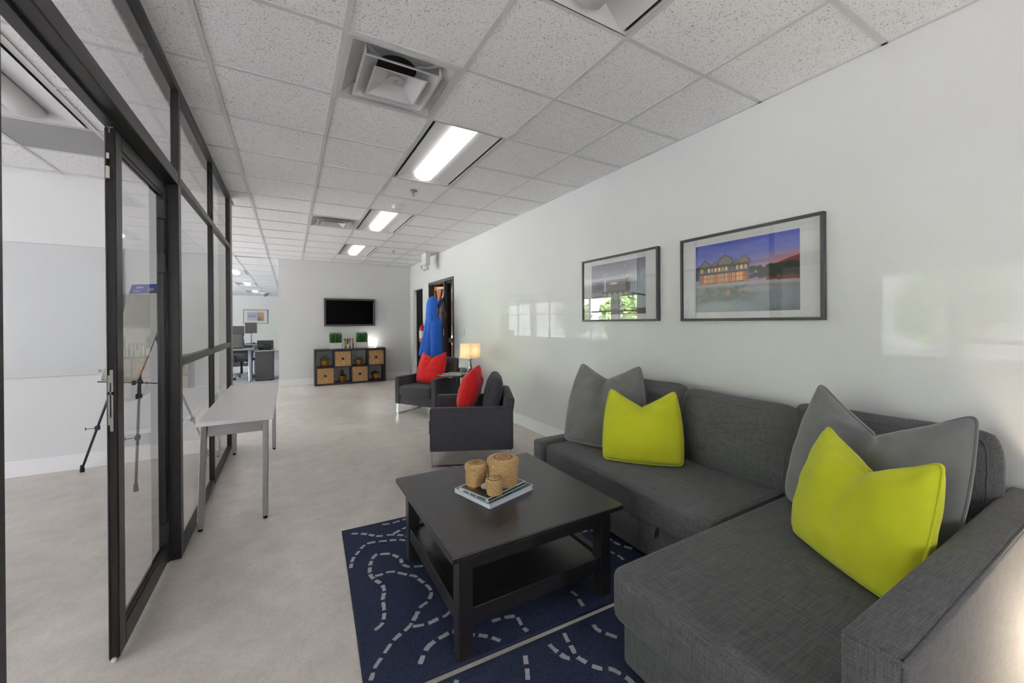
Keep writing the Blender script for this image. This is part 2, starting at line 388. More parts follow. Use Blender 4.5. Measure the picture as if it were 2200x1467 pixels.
def tile(x0, x1, y0, y1):
    g = .011; w, d = x1-x0-2*g, y1-y0-2*g
    key = (round(w, 3), round(d, 3))
    if key not in tile_cache:
        me = bpy.data.meshes.new('ceiling_tile'); t = nbox(-w/2, w/2, -d/2, d/2, 0, .016, .003, 1); t.to_mesh(me); t.free(); me.materials.append(TILE); tile_cache[key] = me
    o = bpy.data.objects.new('ceiling_tile', tile_cache[key]); C.objects.link(o); o.parent = ceil; o.location = ((x0+x1)/2, (y0+y1)/2, CEIL+.004+random.uniform(-.001, .001))
def runner(x0, x1, y0, y1, z=CEIL):
    obj('grid_runner', nbox(x0, x1, y0, y1, z-.001, z+.03), RUN, ceil)
W2 = .0122
skip_main = {(1, -1), (1, 5)} | {(2, r) for r in (0, 1, 4, 5, 8, 9, -4, -3)}
for k in range(-1, 5):
    for r in range(-5, 12):
        x0, x1 = GX+T*k, GX+T*(k+1); y0, y1 = GY+T*r, GY+T*(r+1)
        if k == -1 and y0 < 5.3:
            x0 = -.56
            if y1 > 5.3: tile(GX-T, -.56, 5.375, y1)
        x1 = min(x1, WR-.002); y1 = min(y1, 9.848)
        if (k, r) in skip_main or y1-y0 < .1: continue
        tile(x0, x1, y0, y1)
for k in range(0, 5): runner(GX+T*k-W2, GX+T*k+W2, -.5, 9.848 if k else 9.848)
for k in range(0, 5):
    for r in range(-5, 13):
        y = GY+T*r
        x1 = min(GX+T*(k+1)-W2, WR-.002)
        if y > 9.84 or (k == 2 and r in (1, 5, 9, -3)): continue
        runner(GX+T*k+W2, x1, y-W2, y+W2)
for r in range(-5, 5): runner(-.55, GX-W2, GY+T*r-W2, GY+T*r+W2)
# wall angle
runner(WR-.02, WR-.001, -.5, 9.83); runner(-.18, WR-.02, 9.83, 9.849)
# meeting room side
skip_m = {(-1, -2), (-1, -1), (-1, 0)}
for k in range(-3, 1):
    for r in range(-5, 3):
        x0, x1 = MX_+T*k, min(MX_+T*(k+1), -.65); y0, y1 = MY_+T*r, min(MY_+T*(r+1), 5.253)
        if (k, r) in skip_m or y1-y0 < .05: continue
        tile(x0, x1, y0, y1)
for k in range(-3, 1): runner(MX_+T*k-W2, MX_+T*k+W2, .9, 5.253)
for k in range(-3, 1):
    for r in range(-5, 3):
        if k == -1 and r == -1: continue
        runner(MX_+T*k+W2, min(MX_+T*(k+1)-W2, -.65), MY_+T*r-W2, MY_+T*r+W2)
# office side, left of the lounge and beyond the end wall
for k in range(-5, 0):
    for r in range(5, 12): 
        if k < -1: tile(GX+T*k, GX+T*(k+1), GY+T*r, GY+T*(r+1))
OFF_L = [(-2, 17), (-2, 23), (-2, 29), (-4, 14), (-4, 20), (-4, 26)]
for k in range(-5, 2):
    for r in range(12, 33, 2):
        if any(k == a and r <= b < r+2 for a, b in OFF_L): continue
        tile(GX+T*k, GX+T*(k+1), GY+T*r, GY+T*(r+2))
for k in range(-5, 0): runner(GX+T*k-W2, GX+T*k+W2, 5.4, 23.2)
for k in (0, 1): runner(GX+T*k-W2, GX+T*k+W2, 9.98, 23.2)
for r in range(5, 13): runner(-3.4, GX-W2, GY+T*r-W2, GY+T*r+W2)
for r in range(14, 34, 2): runner(-3.4, 1.4, GY+T*r-W2, GY+T*r+W2)

# ------------------------------------------------------------------ glass partition
PX0, PX1 = -.648, -.55
gp = struct('wall_glass', nbox(-.588, PX1, -2.6, 5.26, CEIL-.045, CEIL-.002, .003, 1), BLACKAL, 'black framed glass partition between lounge and meeting room')
PXM = -.588
def mem(name, y0, y1, z0, z1, x0=PXM, x1=PX1): return obj(name, nbox(x0, x1, y0, y1, z0, z1, .003, 1), BLACKAL, gp)
JA, JB = 2.935, 3.0
mem('post', JA, JB, 0, 2.178, -.634); mem('post', 1.237, 1.318, 0, 2.178, -.634); mem('mullion', JA+.012, JB, 2.178, CEIL-.045); mem('mullion', 1.262, 1.307, 2.178, CEIL-.045)
mem('mullion', 4.122, 4.160, .05, CEIL-.045); mem('mullion', 5.212, 5.254, 0, CEIL-.045)
mem('mullion', -.7, -.655, .05, CEIL-.045)
# door head with stop, transom rails, mid rails, sills
mem('door_head', 1.318, JA, 2.165, 2.235, -.64); obj('door_stop', nbox(PX0+.012, PX1-.05, 1.318, JA, 2.152, 2.165), BLACKAL, gp)
obj('glazing_bead', nbox(PXM, PX1-.012, 1.318, JA, 2.235, 2.25), BLACKAL, gp)
for a, b_ in ((JB, 4.122), (4.160, 5.212), (-2.6, 1.237)):
    mem('transom_rail', a, b_, 2.178, 2.225); mem('mid_rail', a, b_, 1.110, 1.160); mem('sill', a, b_, 0, .048)
mem('post_stop', JA-.014, JA, 0, 2.165, PX0+.01, PX1-.052)
gx0, gx1 = -.576, -.568
for a, b_ in ((1.318, JA), ):
    obj('pane', nbox(gx0, gx1, a, b_, 2.25, CEIL-.045), GLASS, gp)
for a, b_ in ((JB, 4.122), (4.160, 5.212), (-2.6, -.7), (-.655, 1.237)):
    obj('pane', nbox(gx0, gx1, a, b_, 2.225, CEIL-.045), GLASS, gp)
    obj('pane', nbox(gx0, gx1, a, b_, 1.160, 2.178), GLASS, gp)
    obj('pane', nbox(gx0, gx1, a, b_, .048, 1.110), GLASS, gp)
obj('wall_cap', nbox(-.655, -.545, 5.2545, 5.375, 0, CEIL-.002), pm('beige_end_cap', rgb(150, 143, 137), .5), gp)
# fixed leaf of the double door
DL0, DL1 = -.637, -.603
LY0, LY1, LZ0, LZ1 = 2.172, 2.918, .012, 2.148
dl = struct('door_1', nbox(DL0, DL1, LY0, LY0+.070, LZ0, LZ1, .003, 1), BLACKAL, 'black framed glass door leaf bolted shut in the partition')
obj('hinge_stile', nbox(DL0, DL1, LY1-.040, LY1, LZ0, LZ1, .003, 1), BLACKAL, dl)
obj('top_rail', nbox(DL0, DL1, LY0+.070, LY1-.040, LZ1-.062, LZ1, .003, 1), BLACKAL, dl)
obj('bottom_rail', nbox(DL0, DL1, LY0+.070, LY1-.040, LZ0, LZ0+.09, .003, 1), BLACKAL, dl)
obj('pane', nbox(-.622, -.615, LY0+.070, LY1-.040, LZ0+.09, LZ1-.062), GLASS, dl)
for s in (DL0+.006, DL1-.011):
    bm = BM()
    for a, b_, z0, z1 in ((LY0+.070, LY1-.040, LZ0+.09, LZ0+.105), (LY0+.070, LY1-.040, LZ1-.077, LZ1-.062)): box(bm, s, s+.005, a, b_, z0, z1)
    obj('glazing_bead', bm, BLACKAL, dl)
# edge channel, strike plate, flush bolt on the meeting edge
bm = BM(); box(bm, DL0+.004, DL0+.007, LY0-.004, LY0, LZ0, LZ1); box(bm, DL1-.007, DL1-.004, LY0-.004, LY0, LZ0, LZ1)
obj('edge_channel', bm, BLACKAL, dl)
sp = BM(); xa, xb = DL0+.006, DL1-.012; yp = (LY0-.005, LY0)
def plate(bm, x0, x1, z0, z1): box(bm, x0, x1, yp[0], yp[1], z0, z1)
plate(sp, xa, xb, 1.125, 1.155); plate(sp, xa, xb, .955, .985); plate(sp, xa, xa+.006, .985, 1.125); plate(sp, xb-.006, xb, .985, 1.125); plate(sp, xa, xb, 1.076, 1.088)
plate(sp, xa+.006, xb, 1.155, 1.176); plate(sp, xa+.006, xb, .930, .955)
po = obj('strike_plate', sp, STEEL, dl); tag(po, 'brushed steel strike plate')
for z in (1.166, .942):
    t = BM(); lathe(t, [(.0, 0), (.0045, 0), (.0045, .002), (.002, .002)], 12); bmesh.ops.transform(t, matrix=xf(((xa+xb)/2+.003, LY0-.0052, z), rx=R(90)), verts=t.verts); obj('screw', t, STEEL, po)
obj('strike_slot', nbox(xa+.006, xb-.006, LY0-.0015, LY0+.001, .985, 1.125), BLACK, dl)
fb = obj('flush_bolt', nbox(DL0+.010, DL1-.018, LY0-.003, LY0, 1.93, 2.055), BLACK, dl)
bm = BM(); box(bm, DL0+.012, DL1-.022, LY0-.012, LY0-.002, 1.985, 2.022, .004, 2); box(bm, DL0+.015, DL1-.025, LY0-.011, LY0-.002, 1.945, 1.99, .002, 1); box(bm, DL0+.016, DL1-.026, LY0-.007, LY0-.002, 2.022, 2.045)
lv = obj('bolt_lever', bm, pm('cream_nylon', rgb(205, 195, 180), .5), fb); tag(lv, 'pale lever of the flush bolt')
bm = BM(); box(bm, DL0+.008, DL1-.006, LY0-.004, LY0+.02, LZ1, LZ1+.004); box(bm, DL0+.018, DL1-.02, LY0-.003, LY0+.008, LZ1-.02, LZ1+.016); obj('top_bolt', bm, STEEL, dl)
bm = BM(); box(bm, DL0+.010, DL1-.010, LY0-.010, LY0+.03, .001, .02, .004, 2); obj('door_bottom_seal', bm, PLASTW, dl)
for z in (2.0, 1.70, .19):
    obj('hinge', nbox(DL0+.004, DL1+.006, LY1-.054, LY1-.012, z-.055, z+.055, .004, 1), PLASTB, dl)

# ------------------------------------------------------------------ doorway with coat of dark frame in the right wall, and curtained opening
FR = pm('dark_bronze_frame', rgb(72, 69, 68), .45)
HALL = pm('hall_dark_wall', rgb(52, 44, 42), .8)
ORANGE = pm('orange_stained_wood', rgb(196, 112, 48), .5, var=(3, .25, (8, 8, 1)))
bm = BM()
box(bm, WR-.014, WR+.13, 6.85, 6.90, 0, 2.215); box(bm, WR-.014, WR+.13, 8.28, 8.33, 0, 2.215); box(bm, WR-.014, WR+.13, 6.90, 8.28, 2.16, 2.215); box(bm, WR-.014, WR+.13, 7.33, 7.38, 0, 2.16)
d2 = struct('door_2', bm, FR, 'dark metal door frame with sidelight in the right wall')
obj('sidelight_rail', nbox(WR+.03, WR+.10, 6.90, 7.33, .98, 1.06), pm('orange_lit_rail', rgb(120, 84, 54), .5), d2)  # orange light falling on the rail is put into its brown colour
bm = BM(); box(bm, WR+.03, WR+.09, 6.90, 6.93, 0, 2.16); box(bm, WR+.03, WR+.09, 7.30, 7.33, 0, 2.16); box(bm, WR+.03, WR+.09, 6.93, 7.30, 2.12, 2.16)
obj('sidelight_frame', bm, BLACKAL, d2)
obj('pane', nbox(WR+.055, WR+.062, 6.93, 7.30, 1.06, 2.12), GLASS, d2); obj('pane', nbox(WR+.055, WR+.062, 6.93, 7.30, 0, .98), GLASS, d2)
lf = obj('door_leaf', nbox(0, .045, -.88, 0, .01, 2.14, .002, 1), ORANGE, d2); lf.location = (WR+.10, 8.275, 0); lf.rotation_euler = (0, 0, R(38))
bm = BM(); box(bm, -.07, -.002, -.72, -.42, 1.99, 2.06, .006, 1); box(bm, -.05, -.03, -.46, -.10, 2.09, 2.115); cl = obj('door_closer', bm, ALU, lf); tag(cl, 'silver overhead door closer')
bm = BM(); box(bm, -.003, 0, -.34, -.16, 1.62, 1.93); tag(obj('door_notice', bm, pm('pink_notice_paper', rgb(214, 170, 176), .7), lf), 'pale pink paper notice')
bm = BM()
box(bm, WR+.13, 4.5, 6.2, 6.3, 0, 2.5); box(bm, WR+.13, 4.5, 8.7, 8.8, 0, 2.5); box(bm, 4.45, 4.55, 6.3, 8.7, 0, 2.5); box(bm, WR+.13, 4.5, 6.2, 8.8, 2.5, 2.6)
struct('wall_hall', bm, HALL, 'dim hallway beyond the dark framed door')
# curtain opening
bm = BM(); box(bm, WR+.03, WR+.12, 9.52, 9.558, 0, 2.143); box(bm, WR+.03, WR+.12, 8.802, 8.83, 0, 2.143)
struct('trim_1', bm, TRIMW, 'white jamb lining of the curtained opening')
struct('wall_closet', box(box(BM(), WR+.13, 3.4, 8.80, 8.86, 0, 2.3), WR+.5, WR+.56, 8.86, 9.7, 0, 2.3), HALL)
def curt(u, v):
    y = 8.84+.67*u; a = .022*math.sin(u*34+.6*math.sin(u*9))+.010*math.sin(u*71+2)
    return (WR+.065+a*(.55+.45*(1-v)), y, .012+2.12*v)
bm = grid_mesh(curt, 120, 10); bmesh.ops.solidify(bm, geom=bm.faces[:], thickness=.004)
ct = thing('curtain', 'black floor-length curtain hanging in the opening beside the end wall', 'curtain', (WR+.065, 9.18, 0.012))
obj('drape', bm, pm('black_velour', rgb(26, 27, 31), .9, sheen=.3), ct, True, w=True)
t = BM(); tube(t, [(WR+.065, 8.83, 2.136), (WR+.065, 9.52, 2.136)], .008); obj('rod', t, BLACKAL, ct, w=True)
# light switch
sw = thing('light_switch', 'white light switch plate on the wall beside the dark door frame', 'switch', (WR-.006, 6.38, 1.12))
obj('plate', nbox(-.003, .006, -.036, .036, 0, .115, .002, 1), PLASTW, sw); obj('rocker', nbox(-.008, -.002, -.012, .012, .03, .085, .002, 1), PLASTW, sw)
# ------------------------------------------------------------------ ceiling fixtures
DARKGAP = pm('dark_air_slot', rgb(22, 22, 22), .8)
def troffer(x0, y0, w, d, lit, label, group=None):
    t = thing('ceiling_light', label, 'light', (x0+w/2, y0+d/2, CEIL), 0, group)
    z = .004
    # pan: sloping reflector planes up to a shallow centre, open trough
    bm = BM(); hw, hd = w/2-.014, d/2-.014; ix = .085; iz = .055
    def q(*p): bm.faces.new([bm.verts.new(v) for v in p])
    for s in (-1, 1):
        a, b_ = s*(hw-.035), s*ix
        pts = [(a, -hd, z), (a, hd, z), (b_, hd-.06, iz), (b_, -hd+.06, iz)]
        q(*(pts if s > 0 else pts[::-1]))
    for s in (-1, 1):
        pts = [(-hw+.035, s*hd, z), (hw-.035, s*hd, z), (ix, s*(hd-.06), iz), (-ix, s*(hd-.06), iz)]
        q(*(pts if s < 0 else pts[::-1]))
    q((-ix, -hd+.06, iz), (-ix, hd-.06, iz), (ix, hd-.06, iz), (ix, -hd+.06, iz))
    bmesh.ops.remove_doubles(bm, verts=bm.verts, dist=1e-5)
    bmesh.ops.solidify(bm, geom=bm.faces[:], thickness=-.002)
    obj('reflector_pan', bm, TROFW, t)
    bm = BM()
    for s in (-1, 1):
        a = s*(hw-.012); box(bm, min(a, s*hw), max(a, s*hw), -hd, hd, -.001, .02)
    for s in (-1, 1): box(bm, -hw, hw, min(s*hd, s*(hd+.006)), max(s*hd, s*(hd+.006)), -.001, .02)
    obj('housing_rim', bm, TROFW, t)
    for s in (-1, 1):
        a, b_ = s*(hw-.033), s*(hw-.014); obj('air_slot', nbox(min(a, b_), max(a, b_), -hd+.02, hd-.02, .012, .02), DARKGAP, t)
    # curved basket lens
    def f(u, v):
        a = math.pi*u; x = -.088*math.cos(a); zz = .047-.052*math.sin(a)**.8
        y = (v-.5)*2*(hd-.045)
        return (x, y, zz)
    bm = grid_mesh(f, 16, 4)
    for v in (0, 1):
        vs = [bm.verts.new(f(i/16, v)) for i in range(17)]; bm.faces.new(vs if v == 0 else vs[::-1])
    bmesh.ops.remove_doubles(bm, verts=bm.verts, dist=1e-5); bmesh.ops.recalc_face_normals(bm, faces=bm.faces)
    lo = obj('lens', bm, LIT if lit else UNLIT, t, True)
    tag(lo, 'glowing white curved lens' if lit else 'unlit white curved lens')
    return t
XL = GX+2*T
troffer(XL, GY+T*0, T, 2*T, True, 'lit recessed ceiling light beside the square air diffuser nearest the sofa')
troffer(XL, GY+T*4, T, 2*T, True, 'lit recessed ceiling light between the smoke detector and the second diffuser')
troffer(XL, GY+T*8, T, 2*T, True, 'lit recessed ceiling light nearest the television wall')
troffer(XL, GY-T*4, T, 2*T, False, 'unlit recessed ceiling light above the coffee table')
troffer(MX_-T, MY_-T*2, T, 2*T, False, 'unlit recessed ceiling light beside the perforated grille in the meeting room')
for k, r in OFF_L: troffer(GX+T*k, GY+T*(r-r % 2), T, 2*T, True, 'lit recessed ceiling light in the open office', 'open office ceiling lights')
# perforated return grille in the meeting room
def perforated():
    mt = bpy.data.materials.new('perforated_steel'); mt.use_nodes = True; nt = mt.node_tree; N = nt.nodes; L = nt.links
    b = N['Principled BSDF']; b.inputs['Roughness'].default_value = .5; tc = N.new('ShaderNodeTexCoord')
    mp = N.new('ShaderNodeMapping'); mp.inputs['Rotation'].default_value = (0, 0, R(45)); mp.inputs['Scale'].default_value = (115, 115, 115)
    vo = N.new('ShaderNodeTexVoronoi'); vo.inputs['Scale'].default_value = 1; vo.inputs['Randomness'].default_value = 0
    L.new(tc.outputs['Object'], mp.inputs['Vector']); L.new(mp.outputs['Vector'], vo.inputs['Vector'])
    cr = N.new('ShaderNodeValToRGB'); cr.color_ramp.elements[0].position = .33; cr.color_ramp.elements[0].color = (*rgb(60, 60, 60), 1); cr.color_ramp.elements[1].position = .40; cr.color_ramp.elements[1].color = (*rgb(190, 190, 190), 1)
    L.new(vo.outputs['Distance'], cr.inputs['Fac']); L.new(cr.outputs['Color'], b.inputs['Base Color']); return mt
g = thing('return_grille', 'perforated white return air grille in the meeting room ceiling', 'vent', (MX_-T/2, MY_+T/2, CEIL))
obj('perforated_face', nbox(-.29, .29, -.29, .29, .001, .006), perforated(), g)
bm = BM()
for s in (-1, 1): box(bm, min(s*.29, s*.295), max(s*.29, s*.295), -.295, .295, -.002, .02); box(bm, -.29, .29, min(s*.29, s*.295), max(s*.29, s*.295), -.002, .02)
obj('rim', bm, TROFW, g)

def pyramid_ring(bm, h0, z0, h1, z1, lip=.014):
    """square funnel: half width h0 at z0 up to h1 at z1, flat lip round the bottom"""
    def sq(h, z): return [bm.verts.new((sx*h, sy*h, z)) for sx, sy in ((-1, -1), (1, -1), (1, 1), (-1, 1))]
    A = sq(h0, z0); A2 = sq(h0-lip, z0); B = sq(h1-lip, z1); B2 = sq(h1, z1)
    for P_, Q in ((A, A2), (A2, B), (B, B2), (B2, A)):
        for i in range(4): bm.faces.new((P_[i], P_[(i+1) % 4], Q[(i+1) % 4], Q[i]))
    bmesh.ops.recalc_face_normals(bm, faces=bm.faces)
def diffuser(x0, y0, label):
    t = thing('air_diffuser', label, 'vent', (x0+T/2, y0+T/2, CEIL))
    bm = BM(); ho = .293; hi = .268
    for s in (-1, 1):
        box(bm, min(s*ho, s*hi), max(s*ho, s*hi), -ho, ho, -.003, .004); box(bm, -hi, hi, min(s*ho, s*hi), max(s*ho, s*hi), -.003, .004)
    obj('outer_frame', bm, TROFW, t)
    bm = BM()
    def sq(h, z): return [bm.verts.new((sx*h, sy*h, z)) for sx, sy in ((-1, -1), (1, -1), (1, 1), (-1, 1))]
    o2 = sq(hi, .002); i1 = sq(.16, .080)
    for i in range(4): bm.faces.new((o2[i], o2[(i+1) % 4], i1[(i+1) % 4], i1[i]))
    obj('outer_cone', bm, TROFW, t)
    bm = BM(); n = 32   # back plate with a round neck
    sqp = []
    for k in range(n):
        a = 2*math.pi*k/n; mx_ = max(abs(math.cos(a)), abs(math.sin(a))); sqp.append((.161*math.cos(a)/mx_, .161*math.sin(a)/mx_))
    O = [bm.verts.new((p[0], p[1], .079)) for p in sqp]; I = [bm.verts.new((.118*math.cos(2*math.pi*k/n), .118*math.sin(2*math.pi*k/n), .079)) for k in range(n)]
    for k in range(n): bm.faces.new((O[k], I[k], I[(k+1) % n], O[(k+1) % n]))
    obj('back_plate', bm, TROFW, t)
    bm = BM(); lathe(bm, [(.118, .079), (.118, .0885)], n, cap=False); bm.faces.new([bm.verts.new((.118*math.cos(2*math.pi*k/n), .118*math.sin(2*math.pi*k/n), .0882)) for k in range(n)])
    obj('duct_neck', bm, DARKGAP, t)
    bm = BM(); pyramid_ring(bm, .212, -.022, .132, .036); obj('middle_cone', bm, TROFW, t)
    bm = BM(); pyramid_ring(bm, .146, -.030, .066, .016, .010)
    bm.faces.new([bm.verts.new((sx*.058, sy*.058, .0155)) for sx, sy in ((-1, -1), (-1, 1), (1, 1), (1, -1))])
    obj('inner_cone', bm, TROFW, t)
    bm = BM(); lathe(bm, [(.0, .008), (.045, .008), (.045, .015), (0.0, .015)], 20, cap=False); obj('centre_cap', bm, TROFW, t)
    bm = BM(); lathe(bm, [(.0, .0045), (.007, .0045), (.009, .008), (0.0, .0085)], 12, cap=False); obj('centre_screw', bm, STEEL, t)
    for sx, sy in ((-1, -1), (1, -1), (1, 1), (-1, 1)):
        bm = BM(); tube(bm, [(sx*.20, sy*.20, .042), (sx*.155, sy*.155, .045), (sx*.10, sy*.10, .062)], .007, 6); box(bm, sx*.2-.006, sx*.2+.006, sy*.2-.002, sy*.2+.002, -.015, .05); obj('hanger_bracket', bm, TROFW, t)
    return t
diffuser(GX+T, GY-T, 'square louvred air diffuser in the ceiling nearest the glass door')
diffuser(GX+T, GY+5*T, 'square louvred air diffuser in the ceiling farther towards the television')
def sprinkler(x, y, label):
    t = thing('sprinkler', label, 'sprinkler', (x, y, CEIL-.034))
    bm = BM(); lathe(bm, [(0, .030), (.038, .030), (.034, .0365), (0, .037)], 20, cap=False); obj('escutcheon', bm, CHROME, t)
    bm = BM(); lathe(bm, [(.010, .004), (.010, .031)], 10); tube(bm, [(-.011, 0, .02), (-.008, 0, -.008), (0, 0, -.014), (.008, 0, -.008), (.011, 0, .02)], .003, 6); obj('frame', bm, STEEL, t)
    bm = BM(); lathe(bm, [(0, -.018), (.016, -.018), (.016, -.015), (0, -.015)], 14, cap=False); obj('deflector', bm, STEEL, t)
sprinkler(1.162, 4.159, 'small chrome ceiling sprinkler beside the smoke detector')
sprinkler(1.78, 7.80, 'small chrome ceiling sprinkler near the emergency light')
t = thing('smoke_detector', 'round white smoke detector on the ceiling between two lit lights', 'detector', (1.148, 4.775, CEIL-.045))
bm = BM(); lathe(bm, [(0, .0), (.05, .0), (.062, .012), (.066, .03), (.075, .032), (.075, .048), (0, .049)], 28, cap=False); obj('body', bm, PLASTW, t, True)
bm = BM(); lathe(bm, [(0, -.006), (.018, -.006), (.02, .001), (0, .001)], 16, cap=False); obj('sensor_cap', bm, PLASTW, t)
t = thing('emergency_light', 'white twin-head emergency light hanging from the ceiling near the coats', 'light', (2.42, 7.78, CEIL-.38))
obj('battery_box', nbox(-.05, .05, -.13, .13, .13, .379, .012, 2), PLASTW, t)
bm = BM()
for i in range(5): box(bm, -.09+.0, -.05, -.10+.045*i, -.075+.045*i, .16, .35, .004, 1)
for v in bm.verts: v.co.x += .032
obj('ribbed_cover', bm, PLASTW, t)
for s in (-1, 1):
    h = BM(); lathe(h, [(.0, -.05), (.035, -.05), (.055, .02), (.058, .05), (0, .055)], 18, cap=False); bmesh.ops.transform(h, matrix=xf((-.02, s*.075, .085), rx=R(60*s), ry=R(-35)), verts=h.verts)
    ho = obj('lamp_head', h, PLASTW, t, True)
    h = BM(); lathe(h, [(0, .056), (.05, .0555), (0, .06)], 16, cap=False); bmesh.ops.transform(h, matrix=xf((-.02, s*.075, .085), rx=R(60*s), ry=R(-35)), verts=h.verts); obj('lamp_glass', h, pm('frosted_lens', rgb(180, 182, 184), .2), ho)

# ------------------------------------------------------------------ television and low shelf unit on the end wall
t = thing('television', 'black wall-mounted flat television above the low shelf unit', 'television', (1.24, 9.80, 1.295))
W, Hh = 1.10, .63; b = .042
bm = BM()
for a in ((-W/2, W/2, 0, b), (-W/2, W/2, Hh-b, Hh), ): box(bm, a[0], a[1], -.045, .0, a[2], a[3], .004, 1)
for s in (-1, 1): box(bm, min(s*W/2, s*(W/2-b)), max(s*W/2, s*(W/2-b)), -.045, .0, b-.002, Hh-b+.002, .004, 1)
obj('bezel', bm, pm('graphite_plastic', rgb(66, 62, 66), .35), t)
obj('screen', nbox(-W/2+b, W/2-b, -.030, -.005, b, Hh-b), pm('black_screen', rgb(2, 2, 2), .25, spec=.04), t)
obj('back_cover', nbox(-W/2+.03, W/2-.03, 0, .03, .03, Hh-.03), PLASTB, t); obj('wall_bracket', nbox(-.2, .2, .03, .049, .18, .45), PLASTB, t)
SX0, SX1, SY0, SY1, SH = .481, 1.974, 9.50, 9.832, .788
t = thing('shelf_unit', 'low black-brown cube shelf unit with eight compartments below the television', 'shelf', ((SX0+SX1)/2, (SY0+SY1)/2, 0))
sw_ = SX1-SX0; th = .042; ti = .018; ix0, ix1 = SX0+th, SX1-th; cw = (ix1-ix0-3*ti)/4; czh = (SH-2*th-ti)/2
def sp_(name, *a): return obj(name, nbox(*a, .0015, 1), KALLAX, t, w=True)
sp_('top_panel', SX0, SX1, SY0, SY1, SH-th, SH); sp_('bottom_panel', SX0, SX1, SY0, SY1, 0, th)
sp_('side_panel', SX0, SX0+th, SY0, SY1, th, SH-th); sp_('side_panel', SX1-th, SX1, SY0, SY1, th, SH-th)
for i in range(3): sp_('divider', ix0+cw*(i+1)+ti*i, ix0+cw*(i+1)+ti*(i+1), SY0+.002, SY1, th, SH-th)
for i in range(4): sp_('middle_shelf', ix0+(cw+ti)*i, ix0+(cw+ti)*i+cw, SY0+.003, SY1, th+czh, th+czh+ti)
def cell(i, j): return ix0+(cw+ti)*i+cw/2, th+(czh+ti)*j      # j=0 bottom row
# woven baskets
def weave():
    mt = bpy.data.materials.new('woven_banana_fibre'); mt.use_nodes = True; nt = mt.node_tree; N = nt.nodes; L = nt.links
    b = N['Principled BSDF']; b.inputs['Roughness'].default_value = .8; tc = N.new('ShaderNodeTexCoord')
    mp = N.new('ShaderNodeMapping'); mp.inputs['Scale'].default_value = (95, 95, 9); no = N.new('ShaderNodeTexNoise'); no.inputs['Scale'].default_value = 1; no.inputs['Detail'].default_value = 3
    L.new(tc.outputs['Object'], mp.inputs['Vector']); L.new(mp.outputs['Vector'], no.inputs['Vector'])
    cr = N.new('ShaderNodeValToRGB'); e = cr.color_ramp.elements; e[0].position = .3; e[0].color = (*rgb(146, 108, 66), 1); e[1].position = .7; e[1].color = (*rgb(206, 166, 116), 1)
    L.new(no.outputs['Fac'], cr.inputs['Fac']); L.new(cr.outputs['Color'], b.inputs['Base Color'])
    bp = N.new('ShaderNodeBump'); bp.inputs['Strength'].default_value = .5; bp.inputs['Distance'].default_value = .004; L.new(no.outputs['Fac'], bp.inputs['Height']); L.new(bp.outputs['Normal'], b.inputs['Normal']); return mt
WEAVE = weave()
def storage_basket(i, j, label):
    cx, cz = cell(i, j); bw, bh = cw-.012, czh-.014
    t = thing('storage_basket', label, 'basket', (cx, SY0+.02, cz+.001))
    hw = bw/2; hz = bh/2; hq = .024; g = .004
    obj('body', nbox(-hw, hw, .004, .30, 0, bh, .006, 1), WEAVE, t)
    # four wedge shaped panels meeting on the diagonals round the handle hole
    def wedge(poly):
        bm = BM(); prism(bm, poly, -.004, .012, mx=Matrix.Translation((0, 0, hz)) @ Matrix.Rotation(R(90), 4, 'X') @ Matrix.Scale(1, 4, (0, 0, 1)))
        bmesh.ops.recalc_face_normals(bm, faces=bm.faces)
        obj('front_panel', bm, WEAVE, t)
    wedge([(-hw+g, hz), (hw-g, hz), (hq-g, hq+g*.2), (-hq+g, hq+g*.2)])
    wedge([(-hw+g, -hz), (-hq+g, -hq), (hq-g, -hq), (hw-g, -hz)])
    wedge([(-hw, -hz+g), (-hw, hz-g), (-hq, hq-g), (-hq, -hq+g)])
    wedge([(hw, -hz+g), (hq, -hq+g), (hq, hq-g), (hw, hz-g)])
    obj('handle_hole', nbox(-hq, hq, -.002, .005, hz-hq, hz+hq), BLACK, t)
    return t
storage_basket(0, 0, 'woven straw storage basket in the bottom compartment under the rosette plant')
storage_basket(1, 1, 'woven straw storage basket in the top compartment beside the rosette plant')
storage_basket(2, 0, 'woven straw storage basket in the bottom compartment under the fern')
storage_basket(3, 1, 'woven straw storage basket in the top compartment under the small lamp')
# gold pots with plants
GOLD = pm('gold_metal_pot', rgb(188, 130, 52), .32, .75, var=(5, .12))
SOIL = pm('potting_soil', rgb(38, 28, 20), .95)
def leafmat(n, c): return pm(n, c, .6, var=(20, .25))
def add_leaf(bm, base, d, length, width, droop, n=4, curl=.2):
    d = Vector(d).normalized(); side = d.cross(Vector((0, 0, 1)))
    if side.length < .05: side = Vector((1, 0, 0))
    side.normalize(); prev = None; p = Vector(base)
    for i in range(n+1):
        s = i/n; w = width*math.sin(math.pi*min(1, .12+.88*s))**.8 if i < n else width*.04
        up = d.cross(side)*-curl*w
        a = bm.verts.new(p-side*w/2+up); c = bm.verts.new(p); b_ = bm.verts.new(p+side*w/2+up)
        if prev: bm.faces.new((prev[0], prev[1], c, a)); bm.faces.new((prev[1], prev[2], b_, c))
        prev = (a, c, b_)
        d = (d+Vector((0, 0, -droop/n))).normalized(); p = p+d*(length/n)
